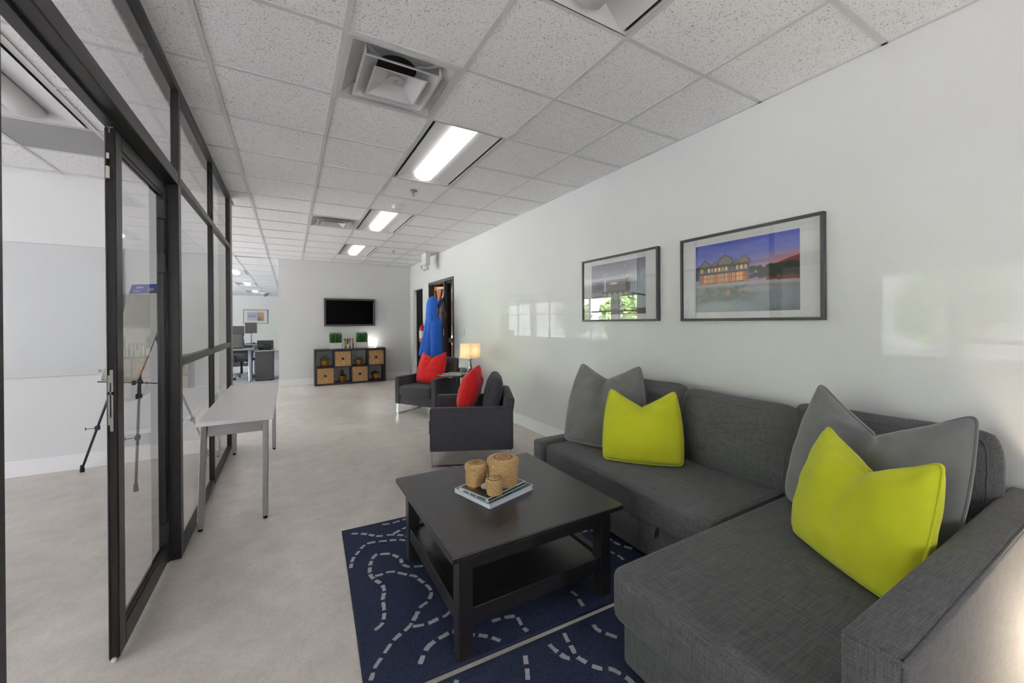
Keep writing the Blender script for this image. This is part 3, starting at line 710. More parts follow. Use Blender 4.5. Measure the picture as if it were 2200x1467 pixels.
def gold_pot(kind, i, j, label, pr=.085, ph=.11, lip=.1):
    cx, cz = cell(i, j)
    t = thing('potted_plant', label, 'plant', (cx, SY0+.13, cz+.001))
    bm = BM(); n = 6 if kind != 'bush' else 4
    lathe(bm, [(pr*.62, 0), (pr, ph), (pr*.93, ph), (pr*.60, ph*.75)], n, cap=False); bm.faces.new([bm.verts.new((pr*.62*math.cos(2*math.pi*k/n), pr*.62*math.sin(2*math.pi*k/n), .0005)) for k in range(n)][::-1])
    o = obj('pot', bm, GOLD, t); o.rotation_euler = (0, 0, R(30 if n == 6 else 45+8))
    bm = BM(); lathe(bm, [(0, ph*.86), (pr*.84, ph*.86)], n, cap=False); obj('soil', bm, SOIL, t).rotation_euler = (0, 0, R(30 if n == 6 else 53))
    bm = BM(); base = Vector((0, 0, ph*.86))
    if kind == 'rosette':
        for k in range(90):
            a = k*2.4; el = .15+1.25*(k/90); r0 = pr*.6*(1-k/90)
            add_leaf(bm, base+Vector((r0*math.cos(a), r0*math.sin(a), .01+.05*k/90)), (math.cos(a)*math.cos(el), math.sin(a)*math.cos(el), math.sin(el)), random.uniform(.05, .075), .018, -.3, 3, .4)
        c = leafmat('grey_green_leaf', rgb(104, 128, 88))
    elif kind == 'fern':
        for k in range(34):
            a = k*2.4+random.uniform(-.2, .2); el = random.uniform(.35, 1.3); Lh = random.uniform(.11, .17)
            d = Vector((math.cos(a)*math.cos(el), math.sin(a)*math.cos(el), math.sin(el))); p = base.copy(); n_ = 9
            for s in range(n_):
                d = (d+Vector((0, 0, -.13))).normalized(); p = p+d*(Lh/n_)
                sd = d.cross(Vector((0, 0, 1))); sd.normalize() if sd.length > .01 else None
                for sg in (-1, 1): add_leaf(bm, p, sd*sg+d*.6, .035*(1-s/n_*.6), .010, .3, 2)
        for v in bm.verts:
            v.co.x = max(-cw/2+.012, min(cw/2-.012, v.co.x)); v.co.z = min(v.co.z, czh-.012); v.co.y = max(-.125, min(.17, v.co.y))
        c = leafmat('bright_fern_green', rgb(72, 122, 50))
    elif kind == 'conifer':
        for k in range(260):
            h = random.random()**1.3; a = k*2.4; r0 = .06*(1-h)+.004; el = .5+.7*h
            add_leaf(bm, base+Vector((r0*.4*math.cos(a), r0*.4*math.sin(a), .15*h)), (math.cos(a), math.sin(a), el), .05*(1-.5*h), .006, .1, 2)
        c = leafmat('dark_needle_green', rgb(58, 84, 50))
    else:
        for k in range(170):
            a = random.uniform(0, 6.28); el = random.uniform(.1, 1.5); r0 = random.uniform(.02, .085)
            add_leaf(bm, base+Vector((r0*math.cos(a)*math.cos(el), r0*math.sin(a)*math.cos(el), r0*math.sin(el)*1.1)), (math.cos(a), math.sin(a), random.uniform(-.2, .8)), .04, .02, .5, 3)
        c = leafmat('dark_bush_green', rgb(56, 92, 44))
    obj('foliage', bm, c, t, kind='stuff')
gold_pot('rosette', 0, 1, 'grey-green rosette plant in a faceted gold pot, top compartment', .108, .135)
gold_pot('fern', 2, 1, 'bright green fern in a faceted gold pot, top compartment', .098, .125)
gold_pot('conifer', 1, 0, 'dark spiky plant in a faceted gold pot, bottom compartment', .10, .135)
gold_pot('bush', 3, 0, 'small bushy plant in a narrow square gold pot, bottom compartment', .092, .14)
# grass planters on top
def grass_planter(cx, w, label):
    y = SY0+.14; t = thing('grass_planter', label, 'plant', (cx, y, SH+.001)); hw = w/2; hd = .055; ph = .135
    bm = BM(); a = nbox(-hw, hw, -hd, hd, 0, ph, .006, 2)
    for f in [f for f in a.faces if f.normal.z > .9 and f.calc_area() > .005]: bmesh.ops.inset_individual(a, faces=[f], thickness=.006, depth=-.03)
    obj('pot', a, pm('white_ceramic', rgb(222, 218, 216), .35), t); bm.free()
    bm = BM()
    for k in range(420):
        x, yy = random.uniform(-hw+.012, hw-.012), random.uniform(-hd+.01, hd-.01); hh = random.uniform(.245, .285); lx, ly = random.gauss(0, .008), random.gauss(0, .008); w_ = random.uniform(.005, .008)
        an = random.uniform(0, 3.14); sx, sy = w_/2*math.cos(an), w_/2*math.sin(an); z0 = ph-.028
        v = [bm.verts.new(p) for p in ((x-sx, yy-sy, z0), (x+sx, yy+sy, z0), (x+lx*.6+sx*.8, yy+ly*.6+sy*.8, z0+hh*.6), (x+lx*.6-sx*.8, yy+ly*.6-sy*.8, z0+hh*.6), (x+lx, yy+ly, z0+hh))]
        bm.faces.new((v[0], v[1], v[2], v[3])); bm.faces.new((v[3], v[2], v[4]))
    obj('grass', bm, leafmat('grass_blade_green', rgb(48, 110, 46)), t, kind='stuff')
grass_planter(.915, .265, 'clipped green grass in a white box pot, away from the lamp')
grass_planter(1.47, .265, 'clipped green grass in a white box pot beside the small lit lamp')
# books between the planters
cols = [('white', (214, 216, 214), .022, .20), ('navy with white title', (44, 48, 76), .026, .215), ('mustard yellow', (196, 170, 44), .026, .222), ('dark brown with white foot', (58, 42, 38), .030, .222), ('pale grey', (200, 200, 202), .018, .222), ('navy with silver title', (38, 42, 74), .030, .222), ('cream white', (222, 220, 216), .026, .224), ('black with yellow label', (32, 32, 34), .028, .222)]
bx = 1.062
for nme, c, w_, hh in cols:
    t = thing('book', nme+' hardback book standing between the two grass planters', 'book', (bx+w_/2, SY0+.10, SH+.001))
    cm = pm('cover_'+nme.replace(' ', '_'), rgb(*c), .45); g = w_/2-.001
    bm = BM(); box(bm, -g, -g+.003, -.06, .09, 0, hh); box(bm, g-.003, g, -.06, .09, 0, hh); box(bm, -g, g, -.064, -.06, 0, hh, .001, 1); obj('cover', bm, cm, t)
    obj('pages', nbox(-g+.003, g-.003, -.058, .086, .003, hh-.004), PAPER, t)
    lc = {'navy with white title': (224, 224, 226), 'navy with silver title': (200, 202, 210), 'black with yellow label': (208, 176, 50), 'dark brown with white foot': (222, 220, 216)}.get(nme)
    if lc:
        z0, z1 = ((.0, .11) if 'foot' in nme else (.12, .21) if 'yellow' in nme else (.05, .18)); k = .9 if 'foot' in nme else .4
        obj('spine_label', nbox(-g*k, g*k, -.0652, -.0642, z0+.004, z1), pm('label_'+nme.replace(' ', '_'), rgb(*lc), .5), t)
    bx += w_+.0015
# small white stone ornament beside books
t = BM(); bmesh.ops.create_icosphere(t, subdivisions=2, radius=.018)
for v in t.verts: v.co = Vector((v.co.x*1.5, v.co.y, v.co.z*.55+.0099)) * (1+random.uniform(-.06, .06))
o = obj('pebble', t, pm('pale_pink_stone', rgb(214, 190, 184), .6), None, True); o.location = (1.31, SY0+.05, SH+.0015); tag(o, 'small pale pebble on the shelf top beside the books', 'stone')
# small arched lamp
t = thing('desk_lamp', 'small lit lamp with arched chrome stem on the shelf unit', 'lamp', (1.78, SY0+.13, SH+.001))
bm = BM(); lathe(bm, [(0, 0), (.055, 0), (.055, .008), (.01, .014), (0, .014)], 24, cap=False); obj('base', bm, CHROME, t, True)
arc = [(0.03, 0, .01)]+[(.03-.10*(1-math.cos(a)), 0, .14+.12*math.sin(a)) for a in [R(x) for x in range(0, 181, 12)]]
arc = [(.035, 0, .01), (.035, 0, .10)]+[(-.045+.08*math.cos(a), 0, .13+.115*math.sin(a)) for a in [R(x) for x in range(0, 100, 9)]]
bm = BM(); tube(bm, arc, .004, 8); obj('stem', bm, CHROME, t, True)
sx = -.062
bm = BM(); lathe(bm, [(.008, .245), (.03, .24), (.062, .215), (.078, .17), (.080, .055), (.077, .055), (.074, .17), (.058, .212), (.028, .236), (.006, .24)], 28, cx=sx, cap=False)
obj('shade', bm, pm('glowing_opal_glass', rgb(245, 245, 245), .3, emit=(1, .96, .9), emit_s=4.5), t, True)
bm = BM(); lathe(bm, [(0, .243), (.014, .243), (.014, .262), (0, .264)], 14, cx=sx, cap=False); obj('shade_cap', bm, CHROME, t)
# ------------------------------------------------------------------ soft furnishing shapes
def sgn_pow(x, p): return math.copysign(abs(x)**p, x)
def soft_box(w, h, t, bulge=.25, n=18, rnd=.22, seed=0, sag=0.0, wr=.004):
    """upright cushion: local X width, Z height from 0, Y thickness (front -Y)"""
    rs = np.random.default_rng(seed); ph = rs.uniform(0, 6.28, 8)
    bm = BM(); faces = []
    def P_(u, v, s):
        bx = (1-abs(u)**4)*(1-abs(v)**4)
        ex = 1-.10*rnd*(abs(v)**6); ez = 1-.10*rnd*(abs(u)**6)
        y = s*t/2*((1-bulge)+bulge*bx)*(1-.28*max(0, abs(u)+abs(v)-1.25))
        wrk = wr*math.sin(7*u+5*v+ph[0])*math.cos(9*v-4*u+ph[1])*bx + wr*.7*math.sin(15*v+6*u+ph[2])*abs(u)**2*(1-abs(v)**3)
        z = (v+1)/2*h*ez+(1-ez)*h/2
        z -= sag*h*(1-u*u)*((v+1)/2)**2
        return Vector((u*w/2*ex, y+s*wrk, z))
    G = {}
    for s in (-1, 1):
        for j in range(n+1):
            for i in range(n+1):
                u = -1+2*i/n; v = -1+2*j/n
                uu = math.sin(u*math.pi/2)*.55+u*.45; vv = math.sin(v*math.pi/2)*.55+v*.45
                G[s, i, j] = bm.verts.new(P_(uu, vv, s))
    for s in (-1, 1):
        for j in range(n):
            for i in range(n):
                f = (G[s, i, j], G[s, i+1, j], G[s, i+1, j+1], G[s, i, j+1]); bm.faces.new(f if s < 0 else f[::-1])
    bd = [(i, 0) for i in range(n)]+[(n, j) for j in range(n)]+[(n-i, n) for i in range(n)]+[(0, n-j) for j in range(n)]
    # rounded side wall
    rings = [[G[-1, i, j] for i, j in bd]]
    for k in range(1, 4):
        a = -1+2*k/4; out = .5*rnd*t*math.sqrt(1-a*a)
        ring = []
        for i, j in bd:
            A, B = G[-1, i, j].co, G[1, i, j].co; m_ = A.lerp(B, k/4)
            du = (i/n-.5)*2; dv = (j/n-.5)*2; d = Vector((sgn_pow(du, 6), 0, sgn_pow(dv, 6)))
            if d.length > 0: d.normalize()
            ring.append(bm.verts.new(m_+d*out))
        rings.append(ring)
    rings.append([G[1, i, j] for i, j in bd])
    L_ = len(bd)
    for A, B in zip(rings[:-1], rings[1:]):
        for k in range(L_): bm.faces.new((A[(k+1) % L_], A[k], B[k], B[(k+1) % L_]))
    seams = [[(G[s, i, j].co.copy()) for i, j in bd] for s in (-1, 1)]
    return bm, seams
def pillow(w, h, t, chop=.24, u0=0.0, n=32, seed=0, skew=0.0, pinch=.05):
    rs = np.random.default_rng(seed); ph = rs.uniform(0, 6.28, 8)
    def outline(u, v):
        p = 26.0; m_ = max(abs(u), abs(v)); q = (abs(u)**p+abs(v)**p)**(1/p)
        if q > 1e-6: u, v = u*m_/q, v*m_/q
        z = (v+1)/2; top = z**3.0
        x = u*w/2*(1+.045*(1-v*v)*(.4+.6*(1-z))-.02*top)
        zz = h*(z-(.02*(1-u*u)*abs(v)**2 if v < 0 else 0))
        du = u-u0; span = (1-u0) if du > 0 else (1+u0)
        e = max(0.0, 1-abs(du)/span)
        zz -= chop*h*top*(e**1.25+.10*math.sin(math.pi*e))
        x *= 1-pinch*top
        return x, zz+skew*u*h*z
    def P_(u, v, s):
        x, z = outline(u, v)
        th_ = (max(0, 1-abs(u)**2.2)*max(0, 1-abs(v)**2.2))**.40
        zz = (v+1)/2; d0 = u-u0
        crease = math.exp(-(d0/.13)**2)*zz**2.5*.66
        side = 1-crease+.20*math.exp(-((abs(d0)-.40)/.28)**2)*zz**2+.10*(1-zz)
        y = s*t/2*1.18*th_*side
        an = math.atan2(d0, 1.05-v+.02); rad = math.hypot(d0, 1.05-v)
        fold = .010*math.sin(an*9+ph[3])*math.exp(-((rad-.45)/.33)**2)
        wr = th_*(fold+.0055*math.sin(6*u+7*v+ph[0])*math.sin(5*v-6*u+ph[1])+.006*math.sin(13*v+5*u+ph[2])*max(0, abs(u)-.55)*2*(1-abs(v)))
        return Vector((x, y+s*wr, z))
    bm = BM(); G = {}
    def ease(a): return math.sin(a*math.pi/2)*.5+a*.5
    for s in (-1, 1):
        for j in range(n+1):
            for i in range(n+1):
                edge = i in (0, n) or j in (0, n)
                if s == 1 and edge: G[s, i, j] = G[-1, i, j]; continue
                G[s, i, j] = bm.verts.new(P_(ease(-1+2*i/n), ease(-1+2*j/n), s))
    for s in (-1, 1):
        for j in range(n):
            for i in range(n):
                f = (G[s, i, j], G[s, i+1, j], G[s, i+1, j+1], G[s, i, j+1]); bm.faces.new(f if s < 0 else f[::-1])
    bd = [(i, 0) for i in range(n)]+[(n, j) for j in range(n)]+[(n-i, n) for i in range(n)]+[(0, n-j) for j in range(n)]
    path = [G[-1, i, j].co.copy() for i, j in bd]
    return bm, path
def throw_pillow(label, mat, loc, yaw, lean, roll, w, h, t, chop=.24, u0=0.0, seed=0, group=None, skew=0.0, pinch=.05):
    th = thing('throw_pillow', label, 'pillow', loc, 0, group)
    bm, path = pillow(w, h, t, chop, u0, seed=seed, skew=skew, pinch=pinch)
    rot = Matrix.Rotation(yaw+math.pi/2, 4, 'Z') @ Matrix.Rotation(-lean, 4, 'X') @ Matrix.Rotation(-roll, 4, 'Y')
    zmin = min((rot @ v.co).z for v in bm.verts)
    M_ = Matrix.Translation((0, 0, -zmin+.004)) @ rot
    bmesh.ops.transform(bm, matrix=M_, verts=bm.verts)
    obj('cover', bm, mat, th, True)
    bm = BM(); tube(bm, [M_ @ p for p in path], 0.0055, 6, closed=True); obj('piping', bm, mat, th, True)
    return th

# ------------------------------------------------------------------ corner sofa
SF = thing('corner_sofa', 'charcoal linen corner sofa with chaise against the white wall', 'sofa', (1.95, 1.45, 0.0))
def sf(name, x0, x1, y0, y1, z0, z1, bev=.03, seg=3, label=None):
    bm = nbox(x0, x1, y0, y1, z0, z1, bev, seg); o = obj(name, bm, SOFA, SF, True, w=True)
    if label: tag(o, label)
    return o
SZ = .425
sf('arm', 1.08, 2.635, .30, .415, .03, .66, .022, 3)
sf('arm', 1.655, 2.50, 2.497, 2.60, .03, .448, .02, 3)
sf('back_panel', 2.50, 2.637, .415, 2.60, .03, .655, .03, 3)
sf('drawer_front', 1.755, 2.49, 1.14, 2.495, .03, .245, .012, 2)
sf('seat', 1.69, 2.497, 1.137, 2.495, .25, SZ, .035, 4)
sf('chaise_base', 1.125, 2.49, .417, 1.125, .03, .222, .015, 2)
sf('chaise_seat', 1.062, 2.497, .417, 1.130, .222, SZ, .04, 4)
# seams (welts)
for pth in ([(1.735, 1.137, SZ-.004), (2.40, 1.137, SZ-.004)], ):
    bm = BM(); tube(bm, pth, .004, 6); obj('seam', bm, SOFA, SF, True, w=True)
bm = BM(); zt, d = .66-.006, .006
tube(bm, [(1.08+d, .30+d, zt), (1.08+d, .415-d, zt)], .004, 6); tube(bm, [(1.08+d, .30+d, zt), (2.62, .30+d, zt)], .004, 6); tube(bm, [(1.08+d, .30+d, zt-.01), (1.08+d, .30+d, .05)], .003, 6)
obj('seam', bm, SOFA, SF, True, w=True)
# pull loop of the drawer
bm = BM()
lp_ = [(0, -.004), (-.014, -.004), (-.030, -.026), (-.033, -.055), (-.026, -.070), (-.016, -.066), (-.012, -.045), (-.006, -.022), (0, -.018)]
for (xa, za), (xb, zb) in zip(lp_[:-1], lp_[1:]):
    q = [bm.verts.new(p) for p in ((xa, -.018, za), (xa, .018, za), (xb, .018, zb), (xb, -.018, zb))]; bm.faces.new(q)
bmesh.ops.remove_doubles(bm, verts=bm.verts, dist=1e-5); bmesh.ops.solidify(bm, geom=bm.faces[:], thickness=.003)
o = obj('pull_loop', bm, SOFA, SF); o.location = (1.755-1.95, 1.50-1.45, .245)
for (x, y) in ((1.20, .50), (1.20, 1.04), (2.5, .5), (1.85, 2.4), (2.5, 2.4)):
    bm = BM(); lathe(bm, [(.025, .0 if x > 1.9 and y < 2.45 and False else .0125), (.03, .031)], 12, cx=x, cy=y); obj('foot', bm, PLASTB, SF, w=True)
def back_cushion(loc, w, h, t, rz, lean, seed, ry=0.0):
    bm, seams = soft_box(w, h, t, .52, 22, .55, seed, .03, .009)
    M_ = Matrix.Translation(loc) @ Matrix.Rotation(rz, 4, 'Z') @ Matrix.Rotation(-lean, 4, 'X') @ Matrix.Rotation(ry, 4, 'Y')
    bmesh.ops.transform(bm, matrix=M_, verts=bm.verts); o = obj('back_cushion', bm, SOFA, SF, True, w=True)
    for sm in seams:
        b2 = BM(); tube(b2, [M_ @ p for p in sm], .003, 5, closed=True); p_ = obj('piping', b2, SOFA, o, True); p_.matrix_parent_inverse = ROOTS[SF.name].inverted() @ Matrix.Identity(4) if False else Matrix.Identity(4)
    return o
# front faces -x : local -Y -> -X means rz = -90
back_cushion((2.40, 2.165, SZ+.012), .63, .44, .15, R(-90), .16, 1)
back_cushion((2.37, 1.475, SZ+.010), .66, .415, .19, R(-90), .20, 2, R(1.2))
back_cushion((2.41, .775, SZ+.012), .68, .44, .15, R(-90), .16, 3)

# ------------------------------------------------------------------ throw pillows on the sofa
throw_pillow('large grey velvet pillow at the low-armed end of the sofa behind a lime pillow', VELVET, (2.0, 2.205, SZ+.001), R(208), .34, .0, .59, .61, .18, .20, -.05, 4, pinch=.20)
throw_pillow('lime green pillow on the sofa seat in front of a grey one', LIME, (1.995, 1.815, SZ+.001), R(222), .36, .0, .49, .47, .16, .26, .0, 5, pinch=.12)
throw_pillow('large grey velvet pillow in the chaise corner, behind a lime pillow', VELVET, (2.10, .762, SZ+.001), R(163), .27, -.05, .63, .60, .165, .30, .02, 6)
throw_pillow('lime green pillow on the chaise beside the tall sofa armrest', LIME, (1.79, .68, SZ+.001), R(151), .30, .0, .49, .48, .16, .26, .05, 7)

# ------------------------------------------------------------------ coffee table
CT0, CT1, CT2, CT3 = .532, 1.425, 1.414, 2.316; CZ = .46
t = thing('coffee_table', 'square black-brown wooden coffee table with lower shelf on the navy rugs', 'table', ((CT0+CT1)/2, (CT2+CT3)/2, .0125))
def ctp(name, *a, bev=.003): return obj(name, nbox(*a, bev, 2), ESPRESSO, t, w=True)
ctp('tabletop', CT0, CT1, CT2, CT3, CZ-.026, CZ, bev=.005)
lx0, lx1, ly0, ly1 = CT0+.045, CT1-.045, CT2+.045, CT3-.045; lw = .062
for x in (lx0, lx1-lw):
    for y in (ly0, ly1-lw): ctp('leg', x, x+lw, y, y+lw, .0125, CZ-.026)
for y in (ly0+.012, ly1-.034): ctp('apron', lx0+lw, lx1-lw, y, y+.022, CZ-.026-.075, CZ-.026); ctp('shelf_rail', lx0+lw, lx1-lw, y-.006, y+.028, .135, .205)
for x in (lx0+.012, lx1-.034): ctp('apron', x, x+.022, ly0+lw, ly1-lw, CZ-.026-.075, CZ-.026); ctp('shelf_rail', x-.006, x+.028, ly0+lw, ly1-lw, .135, .205)
ctp('lower_shelf', lx0+.036, lx1-.036, ly0+.036, ly1-.036, .172, .190)
# ------------------------------------------------------------------ books and baskets on it
def blobs(W_, H_, cols_, seed, n=60, base=(40, 70, 40)):
    rs = np.random.default_rng(seed); im = np.ones((H_, W_, 3))*np.array(base)/255
    yy, xx = np.mgrid[0:H_, 0:W_]
    for k in range(n):
        c = np.array(cols_[rs.integers(len(cols_))])/255; cx, cy = rs.uniform(0, W_), rs.uniform(0, H_); rx, ry = rs.uniform(W_*.03, W_*.2), rs.uniform(H_*.03, H_*.16); a = rs.uniform(0, 3.14)
        dx, dy = xx-cx, yy-cy; u = (dx*np.cos(a)+dy*np.sin(a))/rx; v = (-dx*np.sin(a)+dy*np.cos(a))/ry; m_ = np.clip(1.2-(u*u+v*v), 0, 1)[..., None]*.8; im = im*(1-m_)+c*m_
    return np.clip(im+rs.normal(0, .02, im.shape), 0, 1)
def big_book(label, cx, cy, z, w, d, hgt, rz, cover_img, spine, pagecol, name='book'):
    t = thing(name, label, 'book', (cx, cy, z), rz)
    bm = BM(); box(bm, -w/2, w/2, -d/2, d/2, 0, .0025); box(bm, -w/2, w/2, -d/2, d/2, hgt-.0025, hgt); box(bm, -w/2, -w/2+.003, -d/2, d/2, 0, hgt)
    obj('cover', bm, pm('cover_'+spine[0], rgb(*spine[1]), .35), t)
    obj('pages', nbox(-w/2+.003, w/2-.004, -d/2+.004, d/2-.004, .0025, hgt-.0025), pagecol, t)
    me = print_mesh('cover_picture', cover_img, w-.012, d-.012, .0004); o = obj('cover_picture', me, PRINTG, t); o.rotation_euler = (R(-90), 0, 0); o.location = (.0, -(d-.012)/2, hgt+.0001)
    return t
RZ = math.atan2(.075, .30)
LAV = pm('lavender_white_pages', rgb(214, 216, 228), .6)
ang = R(16)
b1 = big_book('large white hardback with a green garden cover, bottom of the pile', .945, 1.871, CZ+.001, .315, .275, .024, ang, blobs(48, 42, [(34, 72, 36), (58, 100, 50), (24, 46, 28), (84, 120, 66), (70, 120, 150)], 3), ('white_spine', (222, 224, 232)), LAV)
b2 = big_book('thinner picture book with a white border lying on the large hardback', .932, 1.862, CZ+.0262, .285, .215, .018, ang+R(3), blobs(48, 36, [(60, 58, 56), (40, 44, 40), (96, 84, 76), (40, 72, 44), (30, 30, 32)], 8, base=(50, 50, 48)), ('grey_white_spine', (214, 216, 224)), pm('dark_page_edges', rgb(60, 62, 64), .6))
# orange and green marks of the picture cover and its spine lettering, on the far-left edge
for (x0, x1, z0, z1, c) in ((-.02, .02, .004, .012, (60, 84, 110)), (.03, .07, .004, .012, (84, 96, 150)), (-.09, -.03, .004, .013, (60, 120, 80))):
    o = obj('spine_print', nbox(-.1434, -.1426, x0, x1, z0, z1), pm('ink_%d' % c[0], rgb(*c), .5), b2)
o = obj('cover_mark', nbox(-.11, -.075, .03, .075, .0187, .0190), pm('orange_ink', rgb(224, 140, 70), .5), b2)
ZT = CZ+.0455
def wicker_mat():
    mt = bpy.data.materials.new('golden_wicker'); mt.use_nodes = True; nt = mt.node_tree; N = nt.nodes; L = nt.links
    b = N['Principled BSDF']; b.inputs['Roughness'].default_value = .75; tc = N.new('ShaderNodeTexCoord'); sx = N.new('ShaderNodeSeparateXYZ'); L.new(tc.outputs['Object'], sx.inputs[0])
    at = N.new('ShaderNodeMath'); at.operation = 'ARCTAN2'; L.new(sx.outputs['Y'], at.inputs[0]); L.new(sx.outputs['X'], at.inputs[1])
    k = N.new('ShaderNodeMath'); k.operation = 'MULTIPLY'; k.inputs[1].default_value = 2.4; L.new(at.outputs[0], k.inputs[0])
    z = N.new('ShaderNodeMath'); z.operation = 'MULTIPLY'; z.inputs[1].default_value = 36; L.new(sx.outputs['Z'], z.inputs[0])
    cb = N.new('ShaderNodeCombineXYZ'); L.new(k.outputs[0], cb.inputs['X']); L.new(z.outputs[0], cb.inputs['Y'])
    br = N.new('ShaderNodeTexBrick'); br.inputs['Scale'].default_value = 1.0; br.inputs['Brick Width'].default_value = .5; br.inputs['Row Height'].default_value = .25; br.inputs['Mortar Size'].default_value = .035; br.inputs['Mortar Smooth'].default_value = .6
    br.inputs['Color1'].default_value = (*rgb(232, 198, 144), 1); br.inputs['Color2'].default_value = (*rgb(212, 172, 116), 1); br.inputs['Mortar'].default_value = (*rgb(158, 116, 70), 1)
    L.new(cb.outputs[0], br.inputs['Vector']); L.new(br.outputs['Color'], b.inputs['Base Color'])
    bp = N.new('ShaderNodeBump'); bp.invert = True; bp.inputs['Strength'].default_value = .8; bp.inputs['Distance'].default_value = .004; L.new(br.outputs['Fac'], bp.inputs['Height']); L.new(bp.outputs['Normal'], b.inputs['Normal']); return mt
STRAW = wicker_mat()
STRAW2 = pm('golden_wicker_handle', rgb(176, 134, 84), .8, var=(90, .25))
def wicker(label, cx, cy, r, h, lid, handle, rz):
    t = thing('wicker_basket', label, 'basket', (cx, cy, ZT), rz); nw = int(r*2*math.pi/.0125)//2*2; rows = max(6, int(h/.0075)); n = nw*3
    def fn(a, z, rr):
        j = round(z/(h/rows)); return .0026*math.sin(a*nw/2+(math.pi if j % 2 else 0))+.0008*math.sin(a*3+z*40)
    prof = [(r*.94*(1+.05*math.sin(math.pi*min(1, i/rows*.9+.05))), h*i/rows) for i in range(rows+1)]
    bm = BM(); lathe(bm, prof, n, fn=fn); obj('body', bm, STRAW, t, True)
    l = BM(); lr = r*1.0+.001
    def fn2(a, z, rr): return (.0024*math.sin(a*nw/2+(math.pi if round((z-h)*180) % 2 else 0))) if rr > r*.8 else 0
    pr = [(lr*.965, h-lid+.002), (lr+.002, h-lid+.004)]+[(lr+.003, h-lid+.004+(lid-.002)*k/4) for k in range(1, 5)]+[(lr-.003, h+.0075)]+[(lr*(1-k/9)-.003*(1-k/9), h+.0075+.002*math.sin(k*2.2)+.004*math.sin(math.pi*k/9)) for k in range(1, 9)]
    lathe(l, pr, n, fn=fn2); lo = obj('lid', l, STRAW, t, True)
    hb = BM()
    if handle == 'ring': tube(hb, [(.012*math.cos(a)*1.1, 0, h+.008+.012*math.sin(a)) for a in [R(x) for x in range(0, 181, 20)]], .0035, 6)
    else: box(hb, -.010, .010, -.004, .004, h+.004, h+.024, .002, 1)
    obj('handle', hb, STRAW2, lo, True)
wicker('medium round wicker basket with lid on the book pile', .858, 1.912, .055, .100, .026, 'tab', .6)
wicker('largest round wicker basket with lid on the book pile', .985, 1.845, .079, .127, .032, 'ring', .2)
wicker('smallest round wicker basket with lid in front of the two larger', .886, 1.752, .040, .067, .018, 'tab', 1.4)
t = BM(); bmesh.ops.create_icosphere(t, subdivisions=3, radius=.02)
for v in t.verts:
    f = 1+.16*math.sin(9*v.co.x*50)*math.sin(7*v.co.y*60)+random.uniform(-.05, .05); v.co = Vector((v.co.x*1.3*f, v.co.y*f, v.co.z*.8*f))
zm = min(v.co.z for v in t.verts)
for v in t.verts: v.co.z -= zm
o = obj('stone', t, pm('white_crusty_stone', rgb(196, 190, 186), .8, var=(60, .15)), None); o.location = (.870, 1.815, ZT+.001); tag(o, 'small rough whitish stone between the wicker baskets', 'stone')

# ------------------------------------------------------------------ rugs with dashed pattern
def rugmat():
    mt = pm('navy_tufted_wool', rgb(54, 60, 84), .95, var=(120, .35), bump=(420, .7), spec=.1); return mt
RUG = rugmat(); DASH = pm('silver_white_wool', rgb(178, 178, 182), .95, var=(160, .2), bump=(420, .5), spec=.1)
def resample(pts, step):
    P_ = [np.array(p) for p in pts]
    # smooth (Catmull-Rom)
    out = []
    Q = [2*P_[0]-P_[1]]+P_+[2*P_[-1]-P_[-2]]
    for i in range(1, len(Q)-2):
        for s in np.linspace(0, 1, 10, endpoint=False):
            a, b_, c, d = Q[i-1], Q[i], Q[i+1], Q[i+2]
            out.append(.5*((2*b_)+(-a+c)*s+(2*a-5*b_+4*c-d)*s*s+(-a+3*b_-3*c+d)*s**3))
    out.append(P_[-1]); out = np.array(out); L_ = np.r_[0, np.cumsum(np.linalg.norm(np.diff(out, axis=0), axis=1))]
    s = np.arange(0, L_[-1], step); return np.stack([np.interp(s, L_, out[:, k]) for k in (0, 1)], 1)
RT = .0115
def dashes(bm, curve, inside):
    w = np.array([at_z(720+x/3.143, 1080+y/3.143, RT) for x, y in curve]); P_ = resample(w, .004); i = 0
    while i < len(P_)-6:
        ln = int(random.uniform(.045, .062)/.004); seg = P_[i:i+ln]
        if len(seg) > 5 and all(inside(*q) for q in seg):
            hw = random.uniform(.0075, .0105); rows = []
            for k in range(0, len(seg), 2):
                k2 = min(k+1, len(seg)-1); d = seg[k2]-seg[max(k-1, 0)]; d = d/(np.linalg.norm(d)+1e-9); nn = np.array([-d[1], d[0]]); q = hw*random.uniform(.85, 1.15)
                rows.append((seg[k]-nn*q, seg[k]+nn*q))
            A = [[bm.verts.new((p[0], p[1], RT-.002+(0.0028 if z else 0))) for p in r_] for z in (0, 1) for r_ in rows]
            n = len(rows); lo, hi = A[:n], A[n:]
            for k in range(n-1):
                bm.faces.new((hi[k][0], hi[k+1][0], hi[k+1][1], hi[k][1])); bm.faces.new((lo[k][0], lo[k+1][0], hi[k+1][0], hi[k][0])); bm.faces.new((lo[k+1][1], lo[k][1], hi[k][1], hi[k+1][1]))
            bm.faces.new((lo[0][1], lo[0][0], hi[0][0], hi[0][1])); bm.faces.new((lo[-1][0], lo[-1][1], hi[-1][1], hi[-1][0]))
        i += ln+int(random.uniform(.012, .019)/.004)
